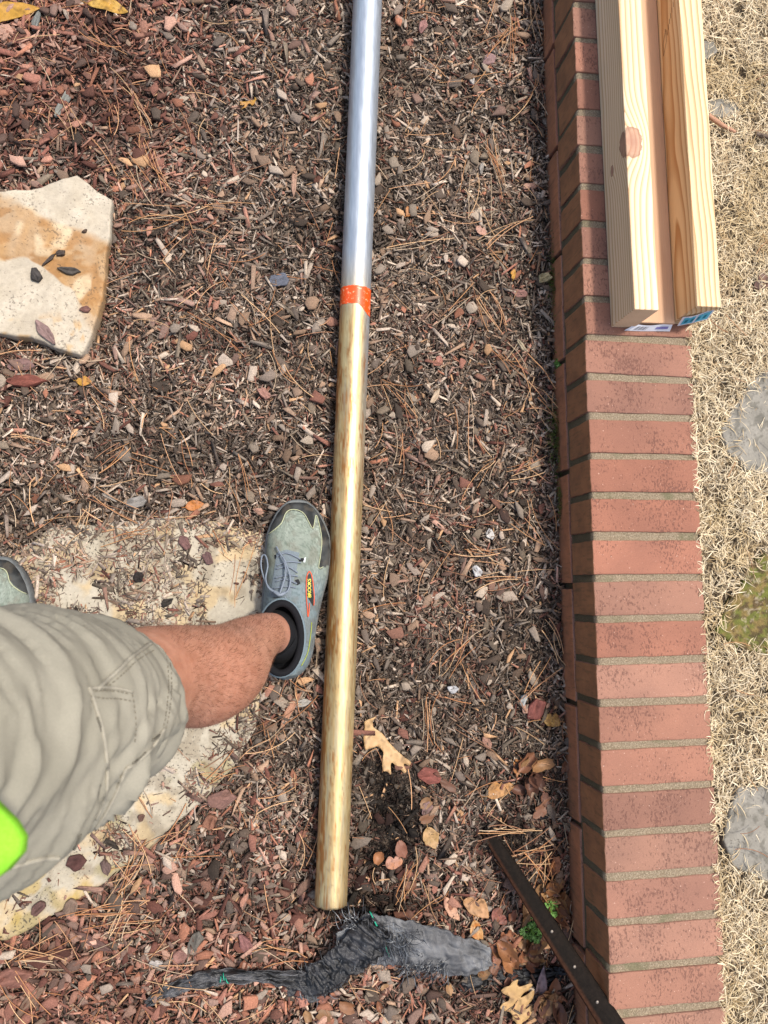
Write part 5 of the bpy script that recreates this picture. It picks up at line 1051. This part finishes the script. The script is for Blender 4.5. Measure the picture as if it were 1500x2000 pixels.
def shoe_col():
    x, y = PXs[:, 0], PXs[:, 1]; z = Vs_.reshape(-1, 3)[:, 2]; ins = inpoly(x, y, SAGE); f = fbm(x / 14, y / 14, 3); g = fbm(x / 1.7, y / 1.7, 2)
    c = mixc(lin(136, 148, 132), lin(170, 178, 164), f); c = mixc(c, lin(134, 152, 160), sstep(1090, 1160, y) * 0.8)
    c = mixc(c, lin(196, 208, 190), sstep(0.55, 0.68, g) * 0.55 * (sstep(1075, 1010, y) + 0.7 * sstep(600, 625, x))); c = mixc(c, lin(60, 84, 68), sstep(0.58, 0.7, fbm(x / 1.5 + 30, y / 1.5, 2)) * 0.35)
    dk = mixc(lin(46, 48, 48), lin(84, 86, 84), sstep(0.4, 0.7, fbm(x / 20 + 3, y / 20, 3)))
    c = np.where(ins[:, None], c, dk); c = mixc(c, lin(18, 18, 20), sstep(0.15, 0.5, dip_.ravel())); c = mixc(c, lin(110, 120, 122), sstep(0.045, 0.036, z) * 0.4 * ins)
    c = mixc(c, lin(120, 108, 90), sstep(0.52, 0.66, fbm(x / 18 + 70, y / 18, 4)) * 0.35 * (dip_.ravel() < 0.02))
    return c * 0.64
mu = m_attr('knitted shoe upper', 700, 0.22, 0.75, 0.5, bd=0.0006)
nS, nV = Vs_.shape[:2]
shoe = mesh_np('shoe', Vs_.reshape(-1, 3), np.concatenate([grid_faces(nS, nV)]), [4] * ((nS - 1) * (nV - 1)), mu, smooth=True, vcol=shoe_col()); keep(shoe, person); sub = []
def sub_of(o): o.parent = shoe; o.matrix_parent_inverse = Matrix.Identity(4); sub.append(o); return o
def sole(name, grow, z0, z1, mat, bul=0.002):
    n = len(EDGE); rim = np.concatenate([eL, eR[::-1]]); c = rim.mean(0); rim = np.concatenate([rim, rim[:1]]); rim = resample(rim, 0.004)[:-1]
    nrm = np.roll(rim, -1, 0) - np.roll(rim, 1, 0); nrm = np.stack([nrm[:, 1], -nrm[:, 0]], 1); nrm /= np.linalg.norm(nrm, axis=1)[:, None]; nrm *= np.sign(((rim - c) * nrm).sum(1))[:, None]
    for _ in range(4): rim = (np.roll(rim, 1, 0) + 2 * rim + np.roll(rim, -1, 0)) / 4
    m = len(rim); lay = [(0, -0.004), (0, 0), (0.3, bul), (0.75, bul), (0.97, 0.0), (1.0, -0.002), (1.0, -0.010)]
    V = np.concatenate([np.concatenate([rim + nrm * (grow + b), np.full((m, 1), z0 + (z1 - z0) * h + SB)], 1) for h, b in lay]); F = [list(q) for q in grid_faces(len(lay), m, True)]; F += [list(range(m)), [(len(lay) - 1) * m + k for k in range(m)]]
    mb = MB(); mb.add(V, F); return sub_of(mb.build(name, mat, person, True))
mm = NT('foam midsole'); M_MID = mm.out(mm.ramp(mm.noise(60, 3), [(0.3, (0.085, 0.09, 0.088)), (0.7, (0.15, 0.16, 0.155))]), 0.6)
mo_ = NT('rubber outsole'); M_OUT = mo_.out((0.03, 0.032, 0.034), 0.6)
sole('midsole', 0.0015, 0.004, 0.031, M_MID); sole('outsole', 0.003, -0.012, 0.008, M_OUT, 0.001)
bvH = bvh_of(shoe)
def on_shoe(P, lift=0.0008, sm=2):
    hs = [hit(bvH, *q) for q in P]; P = np.array([h[0] + np.array([0, 0, 1]) * lift + h[1] * np.sign(h[1][2]) * lift for h in hs if h])
    for _ in range(sm): P[1:-1] = (P[:-2] + 2 * P[1:-1] + P[2:]) / 4
    return P
def line_on(name, pts, r, col, mat, lift=0.0008, n=6): v, f = tube(on_shoe(resample(spline(pts, 6), 2.0), lift), r, n); mb = MB(); mb.add(v, f, col); return sub_of(mb.build(name, mat, person, True))
M_TRIM = m_attr('shoe trim', 300, 0.15, 0.6, 0.1)
line_on('overlay_piping', [(524, 1044), (535, 1036), (550, 1022), (558, 1003), (568, 996), (582, 997), (594, 1004), (603, 1020), (610, 1033), (613, 1026), (615, 1012), (617, 1006), (622, 1020), (628, 1055), (625, 1088), (622, 1110), (632, 1106)], 0.0007, lin(196, 200, 160) * 0.8, M_TRIM)
def patch_on(name, poly, col, mat, lift=0.0006, st_=2.0):
    P = resample(np.array(poly + [poly[0]], float), st_)[:-1]; n = len(P); lo, hi = P.min(0), P.max(0); gx, gy = np.meshgrid(np.arange(lo[0], hi[0], st_), np.arange(lo[1], hi[1], st_)); g = np.stack([gx.ravel(), gy.ravel()], 1); g = g[inpoly(g[:, 0], g[:, 1], [tuple(p) for p in P])]
    g = np.array([q for q in g if np.min(np.linalg.norm(P - q, axis=1)) > st_ * 0.4]).reshape(-1, 2)
    vo, _, fo, *_r = delaunay_2d_cdt([Vector(p) for p in P] + [Vector(q) for q in g], [(i, (i + 1) % n) for i in range(n)], [list(range(n))], 1, 1e-7)
    hs = [hit(bvH, v[0], v[1]) for v in vo]; ok = [h is not None for h in hs]; V = [h[0] + h[1] * np.sign(h[1][2]) * lift if h else np.zeros(3) for h in hs]; mb = MB(); mb.add(V, [f for f in fo if all(ok[k] for k in f)], col); return sub_of(mb.build(name, mat, person, True))
for e_ in [[(536, 1084), (545, 1083), (546, 1091), (537, 1092)], [(583, 1091), (594, 1090), (594, 1097), (584, 1097)], [(576, 1133), (583, 1131), (587, 1140), (580, 1144)], [(538, 1120), (544, 1124), (543, 1132), (538, 1130)]]: patch_on('eyelet', e_, lin(22, 24, 26), M_TRIM)
patch_on('eyelet', [(594, 1090), (598, 1088), (596, 1099), (592, 1098)], lin(220, 226, 226) * 0.8, M_TRIM)
# tongue pad and laces
patch_on('tongue', [(541, 1080), (560, 1074), (585, 1080), (580, 1110), (572, 1140), (568, 1166), (528, 1166), (534, 1130)], lin(132, 144, 150) * 0.7, m_attr('tongue mesh', 600, 0.3, 0.8, 0.4), 0.0012)
LC = lin(142, 152, 164) * 0.66
for q in [[(541, 1088), (560, 1081), (588, 1094)], [(588, 1100), (562, 1098), (540, 1106)], [(541, 1112), (562, 1108), (582, 1120)], [(582, 1126), (560, 1124), (538, 1130)], [(540, 1136), (558, 1132), (580, 1141)], [(578, 1148), (560, 1146), (536, 1150)]]: line_on('lace', q, 0.0013, LC, M_TRIM, 0.0018)
def free_lace(pts, r=0.0014): P = spline([at(*p) for p in pts], 8); v, f = tube(P, r, 7); mb = MB(); mb.add(v, f, LC); sub_of(mb.build('lace', M_TRIM, person, True))
free_lace([(546, 1158, 0.112), (528, 1150, 0.106), (516, 1130, 0.085), (510, 1105, 0.07), (512, 1086, 0.068), (519, 1086, 0.072), (523, 1105, 0.08), (519, 1130, 0.09), (526, 1150, 0.106), (546, 1160, 0.114)])
free_lace([(546, 1160, 0.114), (556, 1130, 0.112), (558, 1110, 0.106), (552, 1090, 0.096), (543, 1074, 0.084), (540, 1068, 0.078)])
free_lace([(546, 1160, 0.114), (562, 1154, 0.114), (567, 1130, 0.110), (560, 1105, 0.104), (553, 1088, 0.098)])
free_lace([(536, 1156, 0.112), (546, 1162, 0.117), (556, 1158, 0.113)], 0.003)
free_lace([(556, 1166, 0.114), (568, 1180, 0.116), (580, 1190, 0.110), (583, 1196, 0.106), (576, 1190, 0.112), (564, 1178, 0.117), (552, 1168, 0.116)])
# logo: red loop, dark field, lettering
line_on('logo_loop', [(604, 1116), (600, 1122), (598, 1140), (598, 1165), (600, 1190), (601, 1206), (603, 1192), (604, 1176)], 0.0008, np.array([0.70, 0.10, 0.035]), M_TRIM)
line_on('logo_loop', [(604, 1116), (608, 1122), (611, 1140), (613, 1165), (612, 1184)], 0.0008, np.array([0.75, 0.10, 0.03]), M_TRIM)
patch_on('logo_field', [(604, 1120), (600, 1126), (599.5, 1165), (604, 1172), (611, 1184), (611.5, 1165), (609, 1138), (607, 1124)], lin(40, 44, 40), M_TRIM)
def letters():
    cu = bpy.data.curves.new('t', 'FONT'); cu.body = 'BROOKS'; cu.size = 1.0; cu.space_character = 0.95; o = bpy.data.objects.new('t', cu); COL.objects.link(o); dg = bpy.context.evaluated_depsgraph_get(); me = bpy.data.meshes.new_from_object(o.evaluated_get(dg))
    V = np.array([v.co[:] for v in me.vertices]); F = [list(p.vertices) for p in me.polygons]; bpy.data.objects.remove(o); w = V[:, 0].max(); h = V[:, 1].max()
    out = []; ok = []
    for p in V:
        hx = hit(bvH, 606.8 - (1 - p[1] / h) * -0.0 - p[1] / h * 6.4, 1167 - p[0] / w * 36); ok.append(hx is not None); out.append(hx[0] + hx[1] * np.sign(hx[1][2]) * 0.0014 if hx else np.zeros(3))
    mb = MB(); mb.add(out, [f for f in F if all(ok[k] for k in f)], np.array([0.85, 0.75, 0.10])); sub_of(mb.build('logo_lettering', M_TRIM, person))
letters()
# collar and sock
th = np.linspace(0, 2 * np.pi, 41); cc = at(549, 1245, 0.1)
col_path = np.stack([cc[0] + 0.0325 * np.cos(th), cc[1] + 0.0575 * np.sin(th), 0.098 + SB + 0.010 * np.cos(th + np.pi / 2) ** 2 + 0.004 * np.sin(th)], 1)[:-1]
def ring(path, r, name, col, mat, sub_=True):
    n = 12; m = len(path); T = np.roll(path, -1, 0) - np.roll(path, 1, 0); T /= np.linalg.norm(T, axis=1)[:, None]; N = np.cross(T, [0, 0, 1]); N /= np.linalg.norm(N, axis=1)[:, None]; B = np.cross(N, T); a = np.arange(n) / n * 2 * np.pi
    V = path[:, None] + r * (np.cos(a)[None, :, None] * N[:, None] + 1.3 * np.sin(a)[None, :, None] * B[:, None]); V = V.reshape(-1, 3); F = []
    for i in range(m):
        for k in range(n): F.append([i * n + k, i * n + (k + 1) % n, ((i + 1) % m) * n + (k + 1) % n, ((i + 1) % m) * n + k])
    mb = MB(); mb.add(V, F, col); o = mb.build(name, mat, person, True); return sub_of(o) if sub_ else o
ring(col_path, 0.0060, 'collar', lin(20, 20, 23), m_attr('collar lining', 500, 0.3, 0.9, 0.4))
outer = col_path.copy(); outer[:, :2] = cc[:2] + (outer[:, :2] - cc[:2]) * [1.17, 1.08]; outer[:, 2] -= 0.008; ring(outer, 0.0045, 'collar_edge', lin(126, 142, 148) * 0.7, M_TRIM)
line_on('heel_piping', [(588, 1300), (600, 1275), (606, 1240), (608, 1215)], 0.0007, lin(180, 190, 70) * 0.7, M_TRIM)
sock_p = spline([(sR[0, 0] + 0.012, sR[0, 1], 0.045), (sR[0, 0] + 0.008, sR[0, 1], 0.075), (*legR[1, :2] + [0.005, 0], 0.092), (*(legR[1, :2] * 0.9 + legR[2, :2] * 0.1), 0.104)], 6)
sk = tube(sock_p, np.linspace(0.045, 0.0375, len(sock_p)), 32); mb = MB(); mb.add(*sk, c=lin(18, 18, 20)); fV, fF = foot(1, sR); fc = fV.mean(0); fV = fc + (fV - fc) * [1.22, 1.02, 1.3]; mb.add(fV, fF, lin(18, 18, 20)); sock = mb.build('sock', m_attr('black knitted sock', 500, 0.4, 0.9, 0.5), person, True)
# sock mark
# the other shoe: the same shoe mirrored, standing to the left
def mirror_child(o, parent, ident):
    c = o.copy(); c.data = o.data.copy(); COL.objects.link(c); me = c.data; n = len(me.vertices); co = np.zeros(n * 3, np.float32); me.vertices.foreach_get('co', co); co = co.reshape(-1, 3); cx = SO[0]
    co[:, 0] = 2 * cx - co[:, 0]; co += np.array([SH2[0], SH2[1], 0], np.float32); me.vertices.foreach_set('co', co.ravel()); me.flip_normals(); me.update()
    c.parent = parent; c.matrix_parent_inverse = ident.copy(); return c
# mirrored outline's right edge must stand at px 74 and its toe at py 1090
q0 = at(74, 1160, 0.02); xr_m = 2 * SO[0] - eL[:, 0].min(); SH2 = np.array([q0[0] - xr_m, at(20, 1091, 0.02)[1] - eL[:, 1].max(), 0])
shoe2 = mirror_child(shoe, person, shoe.matrix_parent_inverse)
for o in sub:
    if o.name.split('.')[0] not in ('logo_lettering',): mirror_child(o, shoe2, Matrix.Identity(4))
mirror_child(sock, person, sock.matrix_parent_inverse)
print('left shift', SH2, 'SHIFT', SHIFT)
